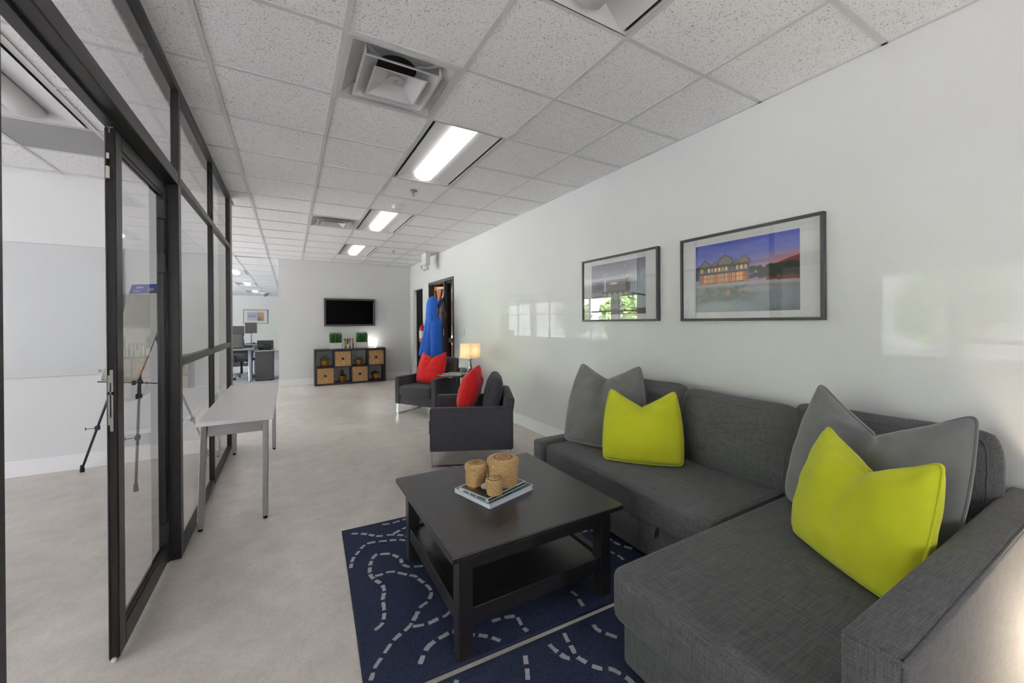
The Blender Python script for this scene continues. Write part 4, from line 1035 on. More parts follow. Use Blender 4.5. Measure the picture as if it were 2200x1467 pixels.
R1 = [(80, 185), (110, 207), (170, 208), (230, 215), (290, 225), (360, 217), (410, 217), (470, 222), (560, 250)], [(395, 208), (430, 190), (470, 170), (540, 140)], [(270, 135), (290, 142), (335, 145), (385, 137), (440, 120), (480, 108)], \
    [(105, 440), (120, 380), (155, 335), (185, 298), (220, 275), (280, 263), (340, 257), (395, 252), (470, 256), (540, 330), (570, 370)], \
    [(165, 905), (210, 885), (265, 860), (315, 820), (330, 770), (330, 710), (322, 650), (332, 595), (315, 550), (280, 528), (250, 505), (235, 475), (235, 435), (245, 395), (270, 355), (310, 347), (365, 345), (410, 360), (445, 385), (450, 410), (490, 430), (540, 430), (610, 428), (700, 450)], \
    [(270, 495), (310, 485), (350, 470), (390, 465), (440, 475), (495, 487), (540, 495), (570, 520), (610, 550), (640, 580), (648, 620), (620, 670), (580, 700), (555, 745), (525, 800), (500, 835), (480, 855), (430, 895), (390, 935), (350, 990), (310, 1050), (270, 1110), (250, 1170), (235, 1210)], \
    [(525, 835), (580, 827), (640, 810), (700, 780), (745, 762), (790, 720)], [(540, 1200), (555, 1130), (580, 1070), (605, 1010), (630, 970), (680, 930), (730, 900), (790, 870), (840, 880), (890, 893), (950, 892), (1030, 903), (1085, 920), (1130, 940)], \
    [(1060, 800), (1140, 775), (1180, 770), (1220, 765), (1240, 790), (1265, 835), (1300, 870)], [(1595, 598), (1630, 625), (1650, 660), (1680, 705)], [(1740, 470), (1770, 525), (1790, 570)], \
    [(1500, 190), (1555, 213), (1600, 218), (1640, 215), (1670, 200), (1710, 188), (1760, 190), (1790, 198), (1885, 265), (1940, 290), (1990, 305), (2040, 318)], [(1560, 250), (1615, 262), (1670, 270), (1730, 290), (1790, 305), (1880, 340), (1930, 370), (1965, 405)]
R2 = [(1225, 955), (1260, 970), (1280, 1010), (1288, 1070), (1297, 1130), (1303, 1230)], [(790, 1260), (820, 1205), (832, 1160), (850, 1140)], [(1405, 885), (1425, 920), (1455, 965), (1500, 1005), (1560, 1045), (1620, 1055)], \
    [(1550, 815), (1545, 870), (1570, 930), (1600, 980), (1630, 1035), (1690, 1075), (1735, 1100), (1800, 1120), (1860, 1122), (1920, 1150), (1980, 1190), (2030, 1240)], [(1700, 745), (1740, 815), (1770, 855), (1850, 890), (1915, 912)]
def rug(label, ax, ay, th_, w, d, curves):
    t = thing('area_rug', label, 'rug', (ax, ay, 0.0005), th_)
    bm = nbox(0, w, -d, 0, 0, RT-.0005, .004, 2); obj('pile', bm, RUG, t)
    b2 = BM(); z = .005
    tube(b2, [(0, 0, z), (w, 0, z), (w, -d, z), (0, -d, z)], .005, 6, closed=True); obj('bound_edge', b2, pm('navy_binding', rgb(30, 36, 58), .9), t, True)
    inv = ROOTS[t.name].inverted()
    def inside(x, y):
        q = inv @ Vector((x, y, 0)); return .012 < q.x < w-.012 and -d+.012 < q.y < -.012
    bm = BM()
    for c in curves: dashes(bm, c, inside)
    obj('dash_pattern', bm, DASH, t, w=True, kind='stuff')
rug('navy rug with winding dashed lines under the coffee table, nearer the armchairs', .293, 2.772, -.047, 1.62, 1.305, R1)
rug('navy rug with winding dashed lines along the chaise, farther from the armchairs', .248, 1.432, -.042, 1.62, 1.305, R2)

# ------------------------------------------------------------------ framed pictures on the right wall
def villa():
    W_, H_ = 176, 124; y, x = np.mgrid[0:H_, 0:W_]; u = (x+.5)/W_; v = (y+.5)/H_; rs = np.random.default_rng(5)
    def C_(*c): return np.array(c)/255
    im = np.zeros((H_, W_, 3))
    s = np.clip(v/.40, 0, 1)[..., None]; im[:] = C_(44, 58, 164)*(1-s)+C_(150, 156, 214)*s
    k = (np.clip((u-.5)/.5, 0, 1)*np.clip((v-.20)/.18, 0, 1))[..., None]; im = im*(1-k)+C_(232, 132, 100)*k
    k = (np.exp(-((v-.10-.1*np.sin(u*5))/.05)**2)*.25*(u > .2))[..., None]; im = im*(1-k)+C_(120, 128, 205)*k
    def blob(cx, cy, rx, ry, c, soft=.3, a=1.0):
        nonlocal im
        d = ((u-cx)/rx)**2+((v-cy)/ry)**2; m_ = a*np.clip((1-d)/soft, 0, 1)[..., None]; im = im*(1-m_)+C_(*c)*m_
    def rect(u0, v0, u1, v1, c, a=1.0):
        nonlocal im
        m_ = ((u >= u0) & (u < u1) & (v >= v0) & (v < v1))[..., None]*a; im = im*(1-m_)+C_(*c)*m_
    m_ = (v > .36+.05*np.cos(u*9)) & (u > .72); im[m_] = C_(120, 62, 60)
    for k in range(60): blob(.58+.44*rs.random(), .42+.12*rs.random(), .02+.035*rs.random(), .025+.03*rs.random(), (30+26*rs.random(), 42+26*rs.random(), 34+10*rs.random()), .6)
    for k in range(16): blob(.0+.10*rs.random(), .33+.16*rs.random(), .035, .05, (50, 60, 58), .6)
    rect(.04, .29, .57, .60, (112, 106, 104))
    for cx, wd, top in ((.11, .07, .22), (.22, .055, .25), (.33, .085, .17), (.44, .05, .25), (.52, .065, .21)):
        m_ = (v > top+np.abs(u-cx)/wd*.085) & (np.abs(u-cx) < wd) & (v < .33); im[m_] = C_(92, 88, 92)
        m_ = (v > top+.03+np.abs(u-cx)/wd*.085) & (np.abs(u-cx) < wd*.8) & (v < .34); im[m_] = C_(128, 120, 114)
    rect(.03, .425, .58, .44, (66, 60, 60)); rect(.03, .335, .58, .342, (150, 142, 134))
    for i in range(13):
        a0 = .065+.038*i; lit = rs.random() > .3
        rect(a0, .352, a0+.022, .41, (250, 206, 150) if lit else (92, 84, 86)); rect(a0+.010, .352, a0+.0125, .41, (110, 92, 84))
        rect(a0-.004, .455, a0+.024, .565, (252, 178, 98) if i % 4 else (210, 116, 62)); rect(a0+.009, .455, a0+.012, .565, (130, 84, 56)); rect(a0-.004, .50, a0+.024, .505, (150, 96, 60))
        rect(a0-.009, .445, a0-.005, .575, (170, 150, 132))
    for i in range(40): blob(.05+.52*rs.random(), .57+.05*rs.random(), .02, .014, (236, 134, 70), .9, .7)
    s = np.clip((v-.58)/.42, 0, 1)[..., None]; g = C_(150, 148, 150)*(1-s)+C_(124, 132, 136)*s; e = .585+.05*np.clip(u-.5, 0, 1)
    im = np.where((v > e)[..., None], g, im)
    m_ = (v > e) & (v < e+.045); im[m_] = C_(176, 172, 172)
    for k in range(60): blob(.05+.62*rs.random(), .66+.17*rs.random(), .03+.03*rs.random(), .02+.03*rs.random(), (80+24*rs.random(), 98+20*rs.random(), 92), .8, .8)
    for k in range(18): blob(.08+.5*rs.random(), .65+.1*rs.random(), .012, .05, (214, 150, 100), .9, .35)
    blob(.3, .97, .5, .13, (158, 166, 172), .7, .8); blob(.8, .82, .35, .16, (146, 156, 164), .8, .8); blob(.62, .70, .2, .05, (176, 178, 182), .8, .7)
    return np.clip(im+rs.normal(0, .014, im.shape), 0, 1)
def dining():
    W_, H_ = 104, 76; y, x = np.mgrid[0:H_, 0:W_]; u = (x+.5)/W_; v = (y+.5)/H_; rs = np.random.default_rng(9)
    def C_(*c): return np.array(c)/255
    im = np.ones((H_, W_, 3))*C_(150, 150, 154)
    s = np.clip(v/.33, 0, 1)[..., None]; m_ = (v < .33+.05*np.abs(u-.5))[..., None]; im = np.where(m_, C_(126, 126, 136)*(1-s)+C_(176, 176, 184)*s, im)
    def rect(u0, v0, u1, v1, c, a=1.0):
        nonlocal im
        q = ((u >= u0) & (u < u1) & (v >= v0) & (v < v1))[..., None]*a; im = im*(1-q)+C_(*c)*q
    def blob(cx, cy, rx, ry, c, soft=.3):
        nonlocal im
        d = ((u-cx)/rx)**2+((v-cy)/ry)**2; q = np.clip((1-d)/soft, 0, 1)[..., None]; im = im*(1-q)+C_(*c)*q
    rect(0, .33, .75, .55, (128, 122, 126)); rect(.26, .33, .30, .55, (196, 196, 198)); rect(.12, .36, .22, .5, (110, 104, 110)); rect(.66, .33, .73, .55, (92, 86, 88))
    q = (u > .76) & (v > .40-.9*(u-.76)) ; im[q] = C_(170, 188, 192)
    for k in range(6): rect(.78+.04*k, .12, .785+.04*k, .9, (120, 140, 146), .7)
    q = (u > .76) & (v > .60+.25*(u-.76)) & (v < .63+.25*(u-.76)); im[q] = C_(60, 52, 50)
    rect(.76, .62, .775, .95, (80, 70, 66))
    s = np.clip((v-.6)/.4, 0, 1)[..., None]; im = np.where((v > .60+.1*np.abs(u-.5))[..., None] & (u < .78+.2*(v-.6))[..., None], C_(122, 128, 122)*(1-s)+C_(150, 152, 150)*s, im)
    im[(v > .9)] = C_(96, 88, 88)
    rect(.22, .555, .72, .60, (104, 98, 88))
    for i in range(5): blob(.27+.1*i, .655, .045, .085, (178, 188, 160) if i % 2 else (156, 170, 146), .25); rect(.245+.1*i, .72, .255+.1*i, .80, (70, 62, 54)); rect(.285+.1*i, .72, .295+.1*i, .80, (70, 62, 54))
    blob(.44, .40, .09, .03, (226, 206, 160), .6)
    for k in range(9): blob(.38+.12*rs.random(), .40+.02*rs.random(), .008, .01, (255, 244, 214), .5)
    for k in range(7): blob(.1+.6*rs.random(), .08+.2*rs.random(), .009, .012, (250, 250, 250), .6)
    rect(.70, .34, .73, .40, (206, 140, 80))
    return np.clip(im+rs.normal(0, .012, im.shape), 0, 1)
MATBOARD = pm('white_mat_board', rgb(226, 225, 226), .85)
FRAMEB = pm('charcoal_picture_frame', rgb(58, 58, 60), .45, var=(8, .08))
def wall_picture(name, label, loc, rotz, w, h, img, pw, ph, pz, fw=.018, dp=.034):
    """local: X width, Z up, front -Y"""
    t = thing(name, label, 'picture', loc, rotz)
    bm = BM()
    for a in ((-w/2, w/2, 0, fw), (-w/2, w/2, h-fw, h)): box(bm, a[0], a[1], -dp, 0, a[2], a[3], .001, 1)
    for s in (-1, 1): box(bm, min(s*w/2, s*(w/2-fw)), max(s*w/2, s*(w/2-fw)), -dp, 0, fw, h-fw, .001, 1)
    obj('frame', bm, FRAMEB, t)
    obj('mat_board', nbox(-w/2+fw, w/2-fw, -dp+.016, -.004, fw, h-fw), MATBOARD, t)
    o = obj('print', print_mesh('print', img, pw, ph), PRINT, t); o.location = (0, -dp+.0158, pz)
    obj('glazing', nbox(-w/2+fw, w/2-fw, -dp+.007, -dp+.010, fw, h-fw), PGLASS, t)
    return t
# faces -x : local -Y -> -X  => rotz = -90 ; local +X -> -Y
wall_picture('framed_picture', 'charcoal framed photograph of a lit villa at dusk above the sofa', (WR-.001, 1.531, 1.358), R(-90), .935, .615, villa(), .685, .484, .062)
wall_picture('framed_picture', 'charcoal framed photograph of a dining room beside the villa photograph', (WR-.001, 2.688, 1.360), R(-90), .955, .612, dining(), .682, .482, .065)
# ------------------------------------------------------------------ armchairs (local: front -Y, X width, base z=0)
AW, AD, AH, AB = .78, .785, .555, .148
def make_armchair(label, loc, rz):
    t = thing('armchair', label, 'chair', loc, rz)
    hw = AW/2; at = .088
    for s in (-1, 1):
        a, b_ = s*hw, s*(hw-at); ao = obj('arm', nbox(min(a, b_), max(a, b_), 0, AD, AB, AH, .022, 3), CHAIRF, t, True)
        for xx in (a-s*.004, b_+s*.004):
            b2 = BM(); tube(b2, [(xx, .006, AB+.01), (xx, .006, AH-.02), (xx, .020, AH-.006), (xx, AD-.02, AH-.006)], .0035, 5); obj('piping', b2, CHAIRF, ao, True)
    obj('front_panel', nbox(-hw+at, hw-at, .012, .10, AB, .275, .012, 2), CHAIRF, t, True)
    obj('seat_deck', nbox(-hw+at, hw-at, .05, AD-.1, AB+.02, .27, .01, 2), CHAIRF, t, True)
    bm = nbox(-hw+at+.003, hw-at-.003, -.022, .62, .27, .425, .045, 4)
    for v in bm.verts:
        if v.co.z > .36: v.co.z += .022*(1-(v.co.x/(hw-at))**2)*(1-((v.co.y-.3)/.33)**2)
    so = obj('seat_cushion', bm, CHAIRF, t, True)
    for z in (.295, .40):
        b2 = BM(); w_ = hw-at-.006; tube(b2, [(-w_, .30, z), (-w_, .0, z), (-w_+.03, -.022, z), (w_-.03, -.022, z), (w_, .0, z), (w_, .30, z)], .0035, 5); obj('piping', b2, CHAIRF, so, True)
    M_ = xf((0, AD-.105, AB), rx=R(-9)); bm = nbox(-hw+.01, hw-.01, -.05, .05, 0, .50, .03, 3, mx=M_); obj('back_frame', bm, CHAIRF, t, True)
    bm, seams = soft_box(AW-2*at-.01, .40, .17, .35, 14, .3, 21, .0, .003); M_ = xf((0, AD-.235, .405), rx=R(-13)); bmesh.ops.transform(bm, matrix=M_, verts=bm.verts)
    bo = obj('back_cushion', bm, CHAIRF, t, True)
    for sm in seams:
        b2 = BM(); tube(b2, [M_ @ p for p in sm], .003, 5, closed=True); obj('piping', b2, CHAIRF, bo, True)
    for s in (-1, 1):   # chrome sled runners: flat bar loops
        x0, x1 = sorted((s*(hw-.012), s*(hw-.052)))
        bm = BM(); box(bm, x0, x1, .015, .022, .004, AB); box(bm, x0, x1, AD-.03, AD-.023, .004, AB); box(bm, x0, x1, .015, AD-.023, .004, .011)
        lo = obj('sled_leg', bm, CHROME, t)
        for y in (.18, AD-.2): obj('glide', nbox(x0, x1, y-.02, y+.02, 0, .006), RUBBER, lo)
    return t
def chair_pose(fx, fy, dx, dy, side):
    """front corner point on the floor, facing direction, which side that corner is (+1: local +X)"""
    n = math.hypot(dx, dy); dx, dy = dx/n, dy/n; rz = math.atan2(dx, -dy)     # local -Y -> (dx,dy)
    ex = Vector((math.cos(rz), math.sin(rz)))
    c = Vector((fx, fy))-ex*side*(AW/2-.03)
    return (c.x, c.y, 0), rz
# near chair: its local +X or -X side carries the near corner
p_, rz = chair_pose(1.452, 4.252, -.905, .425, -1)
make_armchair('dark slate armchair standing nearer the corner sofa', p_, rz)
ch2 = (p_, rz)
p_, rz = chair_pose(1.399, 5.998, -.85, -.53, -1)
make_armchair('dark slate armchair in front of the coats, facing the room', p_, rz)
ch1 = (p_, rz)
def on_chair(ch, lx, ly, z): 
    M_ = Matrix.Translation(ch[0]) @ Matrix.Rotation(ch[1], 4, 'Z'); v = M_ @ Vector((lx, ly, 0)); return (v.x, v.y, z)
def face_dir(ch, extra=0): return ch[1]-math.pi/2+extra
throw_pillow('red pillow on the armchair in front of the coats', RED, on_chair(ch1, .04, .265, .447), face_dir(ch1, R(4)), .38, .03, .46, .47, .16, .24, 0, 31)
throw_pillow('red pillow on the armchair nearer the corner sofa', RED, on_chair(ch2, .02, .305, .447), face_dir(ch2, R(-6)), .30, .0, .45, .46, .17, .22, 0, 32)

# ------------------------------------------------------------------ side table, lamp, jar, magazines
TZ = .62; ta = R(11)
st = thing('side_table', 'small black side table with chrome pedestal between the armchairs', 'table', (2.115, 5.315, 0), ta)
obj('tabletop', nbox(-.235, .235, -.22, .22, TZ-.022, TZ, .004, 2), PLASTB, st)
bm = BM(); box(bm, .02, .055, -.018, .018, .012, TZ-.022); obj('pedestal', bm, CHROME, st)
bm = BM(); box(bm, -.02, .0, -.012, .012, .012, TZ-.022); obj('support_rod', bm, BLACK, st)
obj('base_plate', nbox(-.10, .14, -.12, .12, 0, .012, .003, 1), CHROME, st)
lp = at_z(1024, 804, TZ)
lx_, ly_ = 2.285, 5.27
t = thing('table_lamp', 'lit table lamp with square cream shade on the black side table', 'lamp', (lx_, ly_, TZ+.001), R(20))
bm = BM(); box(bm, -.04, .04, -.04, .04, 0, .012, .003, 1); obj('base', bm, CHROME, t)
bm = BM(); lathe(bm, [(.030, .012), (.034, .05), (.026, .11), (.014, .17), (.010, .205)], 20); obj('stem', bm, pm('smoked_chrome', rgb(120, 120, 124), .15, .9), t, True)
obj('socket', nbox(-.02, .02, -.02, .02, .2, .235, .003, 1), ALU, t)
bm = BM()
def sq4(h, z): return [bm.verts.new((sx*h, sy*h, z)) for sx, sy in ((-1, -1), (1, -1), (1, 1), (-1, 1))]
A, B = sq4(.108, .225), sq4(.100, .435)
for i in range(4): bm.faces.new((A[i], A[(i+1) % 4], B[(i+1) % 4], B[i]))
def shade_mat():
    mt = bpy.data.materials.new('cream_linen_shade'); mt.use_nodes = True; nt = mt.node_tree; N = nt.nodes; L = nt.links; N.remove(N['Principled BSDF'])
    d = N.new('ShaderNodeBsdfDiffuse'); d.inputs['Color'].default_value = (*rgb(250, 236, 208), 1); tl = N.new('ShaderNodeBsdfTranslucent'); tl.inputs['Color'].default_value = (*rgb(255, 242, 222), 1)
    no = N.new('ShaderNodeTexNoise'); no.inputs['Scale'].default_value = 300; tc = N.new('ShaderNodeTexCoord'); L.new(tc.outputs['Object'], no.inputs['Vector'])
    bp = N.new('ShaderNodeBump'); bp.inputs['Strength'].default_value = .1; L.new(no.outputs['Fac'], bp.inputs['Height']); L.new(bp.outputs['Normal'], d.inputs['Normal'])
    mx = N.new('ShaderNodeMixShader'); mx.inputs['Fac'].default_value = .6; L.new(d.outputs[0], mx.inputs[1]); L.new(tl.outputs[0], mx.inputs[2]); L.new(mx.outputs[0], N['Material Output'].inputs['Surface']); return mt
SHADE = shade_mat()
bmesh.ops.solidify(bm, geom=bm.faces[:], thickness=.0015)
tag(obj('lamp_shade', bm, SHADE, t), 'glowing cream square shade')
bm = BM(); lathe(bm, [(.0, .235), (.014, .24), (.028, .285), (.022, .325), (0, .335)], 16, cap=False); obj('bulb', bm, pm('warm_bulb', rgb(255, 235, 200), .4, emit=(1, .78, .5), emit_s=4), t, True)
def lamp_light(name, loc, power, col, rad):
    ld = bpy.data.lights.new(name, 'POINT'); ld.energy = power; ld.color = col; ld.shadow_soft_size = rad; lo = bpy.data.objects.new(name, ld); C.objects.link(lo); lo.location = loc; return lo
lamp_light('table_lamp_glow', (lx_, ly_, TZ+.33), .8, (1, .80, .58), .02)
t = thing('candle_jar', 'grey ceramic jar candle beside the lit table lamp', 'jar', (2.215, 5.375, TZ+.001))
bm = BM(); lathe(bm, [(.042, 0), (.047, .01), (.047, .075), (.042, .075), (.042, .06)], 24); obj('jar', bm, pm('grey_glaze', rgb(118, 120, 122), .3), t, True)
bm = BM(); lathe(bm, [(0, .066), (.0415, .066)], 20, cap=False); obj('wax', bm, pm('candle_wax', rgb(200, 196, 190), .5), t)
def magazine(label, x, y, z, rz, seed, cols_):
    t = thing('magazine', label, 'magazine', (x, y, z), rz)
    obj('pages', nbox(-.105, .105, -.14, .14, 0, .006), PAPER, t)
    o = obj('cover_picture', print_mesh('cover', blobs(20, 28, cols_, seed, 30, cols_[0]), .21, .28, .0004), PRINTG, t); o.rotation_euler = (R(-90), 0, 0); o.location = (0, -.14, .0064)
magazine('glossy magazine with an orange picture cover on the black side table', 2.0, 5.27, TZ+.001, R(62), 41, [(120, 84, 60), (190, 120, 60), (210, 190, 160), (70, 60, 56)])
magazine('pale grey magazine lying on the orange magazine', 2.07, 5.30, TZ+.0085, R(40), 43, [(170, 172, 176), (210, 210, 212), (110, 112, 118)])

# ------------------------------------------------------------------ coat stand with two jackets
CSX, CSY = 2.395, 6.97
t = thing('coat_stand', 'dark metal coat stand holding two jackets behind the armchair', 'coat stand', (CSX, CSY, 0))
bm = BM(); lathe(bm, [(0, 0), (.17, 0), (.17, .012), (.03, .03), (0, .03)], 28, cap=False); obj('base', bm, BLACKAL, t)
bm = BM(); tube(bm, [(0, 0, .02), (0, 0, 1.72)], .017, 10); obj('pole', bm, pm('dark_brown_metal', rgb(58, 50, 46), .45), t, True)
for k, (dx, dy, zz) in enumerate(((.07, -.02, 1.97), (-.10, -.02, 1.86), (.13, .05, 1.84), (-.02, .10, 1.95))):
    bm = BM(); tube(bm, [(0, 0, 1.62), (dx*.55, dy*.55, 1.62+(zz-1.62)*.5), (dx, dy, zz)], [.015, .016, .019], 8); obj('hook_arm', bm, MATS['dark_brown_metal'], t, True)
def loft(secs, n=44, folds=9, seed=0):
    """secs: (cx, cy, z, rx, ry, fold amplitude)"""
    rs = np.random.default_rng(seed); ph = rs.uniform(0, 6.28, 3); bm = BM(); rings = []
    for (cx, cy, z, rx, ry, fa) in secs:
        ring = []
        for k in range(n):
            a = 2*math.pi*k/n; f = 1+fa*(math.sin(folds*a+ph[0]+z*1.5)+.5*math.sin((folds*2+1)*a+ph[1]-z*2)); ring.append(bm.verts.new((cx+rx*f*math.cos(a), cy+ry*f*math.sin(a), z)))
        rings.append(ring)
    for A, B in zip(rings[:-1], rings[1:]):
        for k in range(n): bm.faces.new((A[k], A[(k+1) % n], B[(k+1) % n], B[k]))
    bm.faces.new(rings[0][::-1]); bm.faces.new(rings[-1]); bmesh.ops.recalc_face_normals(bm, faces=bm.faces); return bm
BLUE = pm('bright_blue_nylon', rgb(10, 92, 196), .6, var=(10, .15), bump=(30, .3))
j = thing('blue_jacket', 'bright blue hooded jacket hanging on the coat stand', 'jacket', (2.28, 6.84, .80))
X0, Y0 = 2.28, 6.83
def jacket_secs(rows, y, ry):
    k = y/7.0; out = []
    for v, u0, u1 in rows:
        x0, x1 = [(2.079+(u-905)*.00878)*k for u in (u0, u1)]; z = CH+(1.386-(v-690)*.0085-CH)*k
        out.append(((x0+x1)/2, y, z, (x1-x0)/2, ry(v), .0 if v < 645 else .025 if v < 690 else .045))
    return out[::-1]
bm = loft(jacket_secs([(636.5, 928.5, 931.5), (638, 925, 935), (641, 921.5, 938), (646, 919, 940), (652, 917.5, 941), (659, 916.6, 939.5), (666, 916, 938.2), (672, 915.6, 938.6), (677, 915.3, 941.5), (683, 915, 945), (690, 914, 946.2), (700, 912, 947), (712, 909.8, 947.6), (728, 906.5, 948.4), (744, 902.8, 949), (757, 899.8, 949.6), (762, 899.5, 949.6), (764, 903, 948)], Y0, lambda v: .03 if v < 637 else .055 if v < 640 else .085 if v < 680 else .105), 48, 7, 2)
obj('body', bm, BLUE, j, True, w=True)
def brim(u, v): return (2.345+.055*u, Y0-.062+.075*v, 1.775-.045*u-.085*v*(1-.4*u)+.012*math.sin(3*v))
bm = grid_mesh(brim, 8, 8); bmesh.ops.solidify(bm, geom=bm.faces[:], thickness=.008); obj('hood_brim', bm, BLUE, j, True, w=True)
for (dx, top, bot, dy) in ((-.035, 1.42, .745, -.12), (.05, 1.40, .83, .085)):
    zs = np.linspace(0, 1, 9); secs = [(X0+dx-.03+.05*s-.02*math.sin(3*s), Y0+dy+.05*s**2*(1 if dy < 0 else -1), bot+(top-bot)*s, .048+.03*s, .042+.02*s, .06) for s in zs]
    obj('sleeve', loft(secs, 24, 4, 5), BLUE, j, True, w=True)
DK = pm('dark_brown_softshell', rgb(70, 62, 64), .75, var=(12, .12), bump=(40, .3))
j = thing('dark_jacket', 'dark brown-grey jacket hanging on the coat stand', 'jacket', (2.535, 7.03, .68))
X0, Y0 = 2.527, 7.10
bm = loft(jacket_secs([(640, 949, 952), (642, 946.5, 955), (648, 944.8, 957.5), (658, 944.6, 960), (672, 945.5, 961.5), (690, 946.8, 962.3), (715, 948, 963.2), (740, 949, 964.5), (760, 949, 966.2), (772, 949, 967.5), (776, 950, 967)], Y0, lambda v: .03 if v < 641 else .06 if v < 645 else .09), 44, 6, 8)
obj('body', bm, DK, j, True, w=True)
zs = np.linspace(0, 1, 9); obj('sleeve', loft([(X0-.01-.012*math.sin(3*s), Y0-.115+.03*s*s, .70+.86*s, .040+.012*s, .034+.014*s, .06) for s in zs], 24, 4, 9), DK, j, True, w=True)
bm = BM(); tube(bm, [(X0-.04, Y0-.155, 1.12), (X0-.038, Y0-.15, 1.24)], .005, 6); obj('zip_pull', bm, PLASTW, j, w=True)
# fire extinguisher on the wall between door and curtain
t = thing('fire_extinguisher', 'red fire extinguisher with white label hung beside the black curtain', 'fire extinguisher', (WR-.085, 8.56, .92))
bm = BM(); lathe(bm, [(.05, 0), (.066, .01), (.068, .04), (.068, .30), (.055, .36), (.025, .385), (.022, .40)], 24); obj('cylinder', bm, pm('red_enamel', rgb(188, 32, 34), .3), t, True)
bm = BM(); lathe(bm, [(.0695, .10), (.0695, .26)], 24, cap=False); obj('label_band', bm, PAPER, t, True)
bm = BM(); box(bm, -.018, .018, -.018, .018, .40, .44, .003, 1); box(bm, -.11, .02, -.010, .010, .455, .467, .002, 1); box(bm, -.10, .02, -.010, .010, .425, .435, .002, 1); obj('valve_handle', bm, PLASTB, t)
bm = BM(); tube(bm, [(-.02, 0, .42), (-.09, .0, .40), (-.095, 0, .25), (-.085, 0, .12)], .009, 8); obj('hose', bm, RUBBER, t, True)
obj('wall_bracket', nbox(.06, .084, -.03, .03, .2, .34), PLASTB, t)

# ------------------------------------------------------------------ narrow table by the glass partition
KZ = .722
t = thing('narrow_table', 'narrow pale grey table on metal legs along the glass partition', 'table', (-.312, 4.12, 0))
obj('tabletop', nbox(-.528, -.098, 3.205, 5.035, KZ-.028, KZ, .003, 2), LAMI, t, w=True)
for (x, y, sx) in ((-.487, 3.255, -.025), (-.145, 3.255, -.006), (-.487, 4.985, -.012), (-.145, 4.985, .0)):
    bm = BM(); M_ = Matrix.Shear('XY', 4, (0, 0)); box(bm, x-.017, x+.017, y-.022, y+.022, .02, KZ-.028, .004, 1)
    for v in bm.verts: v.co.x += sx*(1-v.co.z/KZ)
    lo = obj('leg', bm, ALU, t, w=True)
    bm = BM(); lathe(bm, [(.013, .0005), (.014, .012), (.008, .021)], 12, cx=x+sx, cy=y); o = obj('foot', bm, RUBBER, lo)
FRM = pm('grey_painted_steel', rgb(168, 168, 164), .45)
for y in (3.24, 4.97): obj('end_rail', nbox(-.468, -.164, y, y+.025, KZ-.105, KZ-.028, .002, 1), FRM, t, w=True)
for x in (-.475, -.163): obj('side_rail', nbox(x, x+.018, 3.28, 4.965, KZ-.09, KZ-.028, .002, 1), FRM, t, w=True)

# ------------------------------------------------------------------ whiteboard and flip chart stand in the meeting room
t = thing('whiteboard', 'large grey-white frameless whiteboard on the meeting room wall', 'whiteboard', (-2.9, 5.236, .885))
obj('panel', nbox(-1.55, 1.49, 0, .017, 0, 1.215, .003, 1), BOARDW, t)
def text_mesh(s, size, mat, parent, loc, rot, name='lettering'):
    cu = bpy.data.curves.new('txt', 'FONT'); cu.body = s; cu.size = size; cu.extrude = .0004; to = bpy.data.objects.new('txt', cu); C.objects.link(to)
    dg = bpy.context.evaluated_depsgraph_get(); me = bpy.data.meshes.new_from_object(to.evaluated_get(dg)); bpy.data.objects.remove(to)
    me.materials.clear(); o = obj(name, me, mat, parent); o.location = loc; o.rotation_euler = rot; return o
INK = pm('dark_print_ink', rgb(58, 60, 64), .5)
text_mesh('GLOBAL', .032, INK, t, (1.345, -.001, .022), (R(90), 0, 0)); 
bm = BM()
for k in range(3): box(bm, 1.310, 1.336, -.0012, -.0002, .022+.009*k, .026+.009*k)
obj('logo_mark', bm, INK, t)
es = thing('flip_chart_easel', 'black tripod easel holding a paper flip chart in the meeting room', 'easel', (-1.17, 4.80, 0))
apex = Vector((-1.15, 4.74, 1.53)); feet = [Vector((-1.668, 5.125, .02)), Vector((-1.092, 4.305, .02)), Vector((-.725, 5.06, .02))]
EB = pm('black_easel_tube', rgb(46, 47, 52), .4)
for k, f in enumerate(feet):
    d = f-apex; mid_ = apex+d*.52
    bm = BM(); tube(bm, [apex, mid_], .0125, 10); tube(bm, [apex+d*.48, f+Vector((0, 0, .012))], .0095, 10); lo = obj('leg', bm, EB, es, True, w=True)
    bm = BM(); tube(bm, [f+Vector((0, 0, .045)), f-Vector((0, 0, .018))], [.013, .017], 10); obj('rubber_foot', bm, RUBBER, lo, True)
    q = apex+d*.52; bm = BM(); box(bm, q.x-.02, q.x+.02, q.y-.018, q.y+.018, q.z-.022, q.z+.022, .005, 1); obj('clamp', bm, PLASTB, lo)
    q = apex+d*.74; bm = BM(); box(bm, q.x-.016, q.x+.016, q.y-.016, q.y+.016, q.z-.02, q.z+.02, .004, 1); tube(bm, [q, q+Vector((-.075, -.01, 0))], .003, 6); tube(bm, [q+Vector((-.075, -.01, -.012)), q+Vector((-.075, -.01, .016))], .003, 6); obj('clamp', bm, PLASTB, lo)
bm = BM(); lathe(bm, [(.028, -.035), (.034, 0), (.03, .03)], 16); bmesh.ops.translate(bm, verts=bm.verts, vec=apex); obj('tripod_head', bm, PLASTB, es, True, w=True)
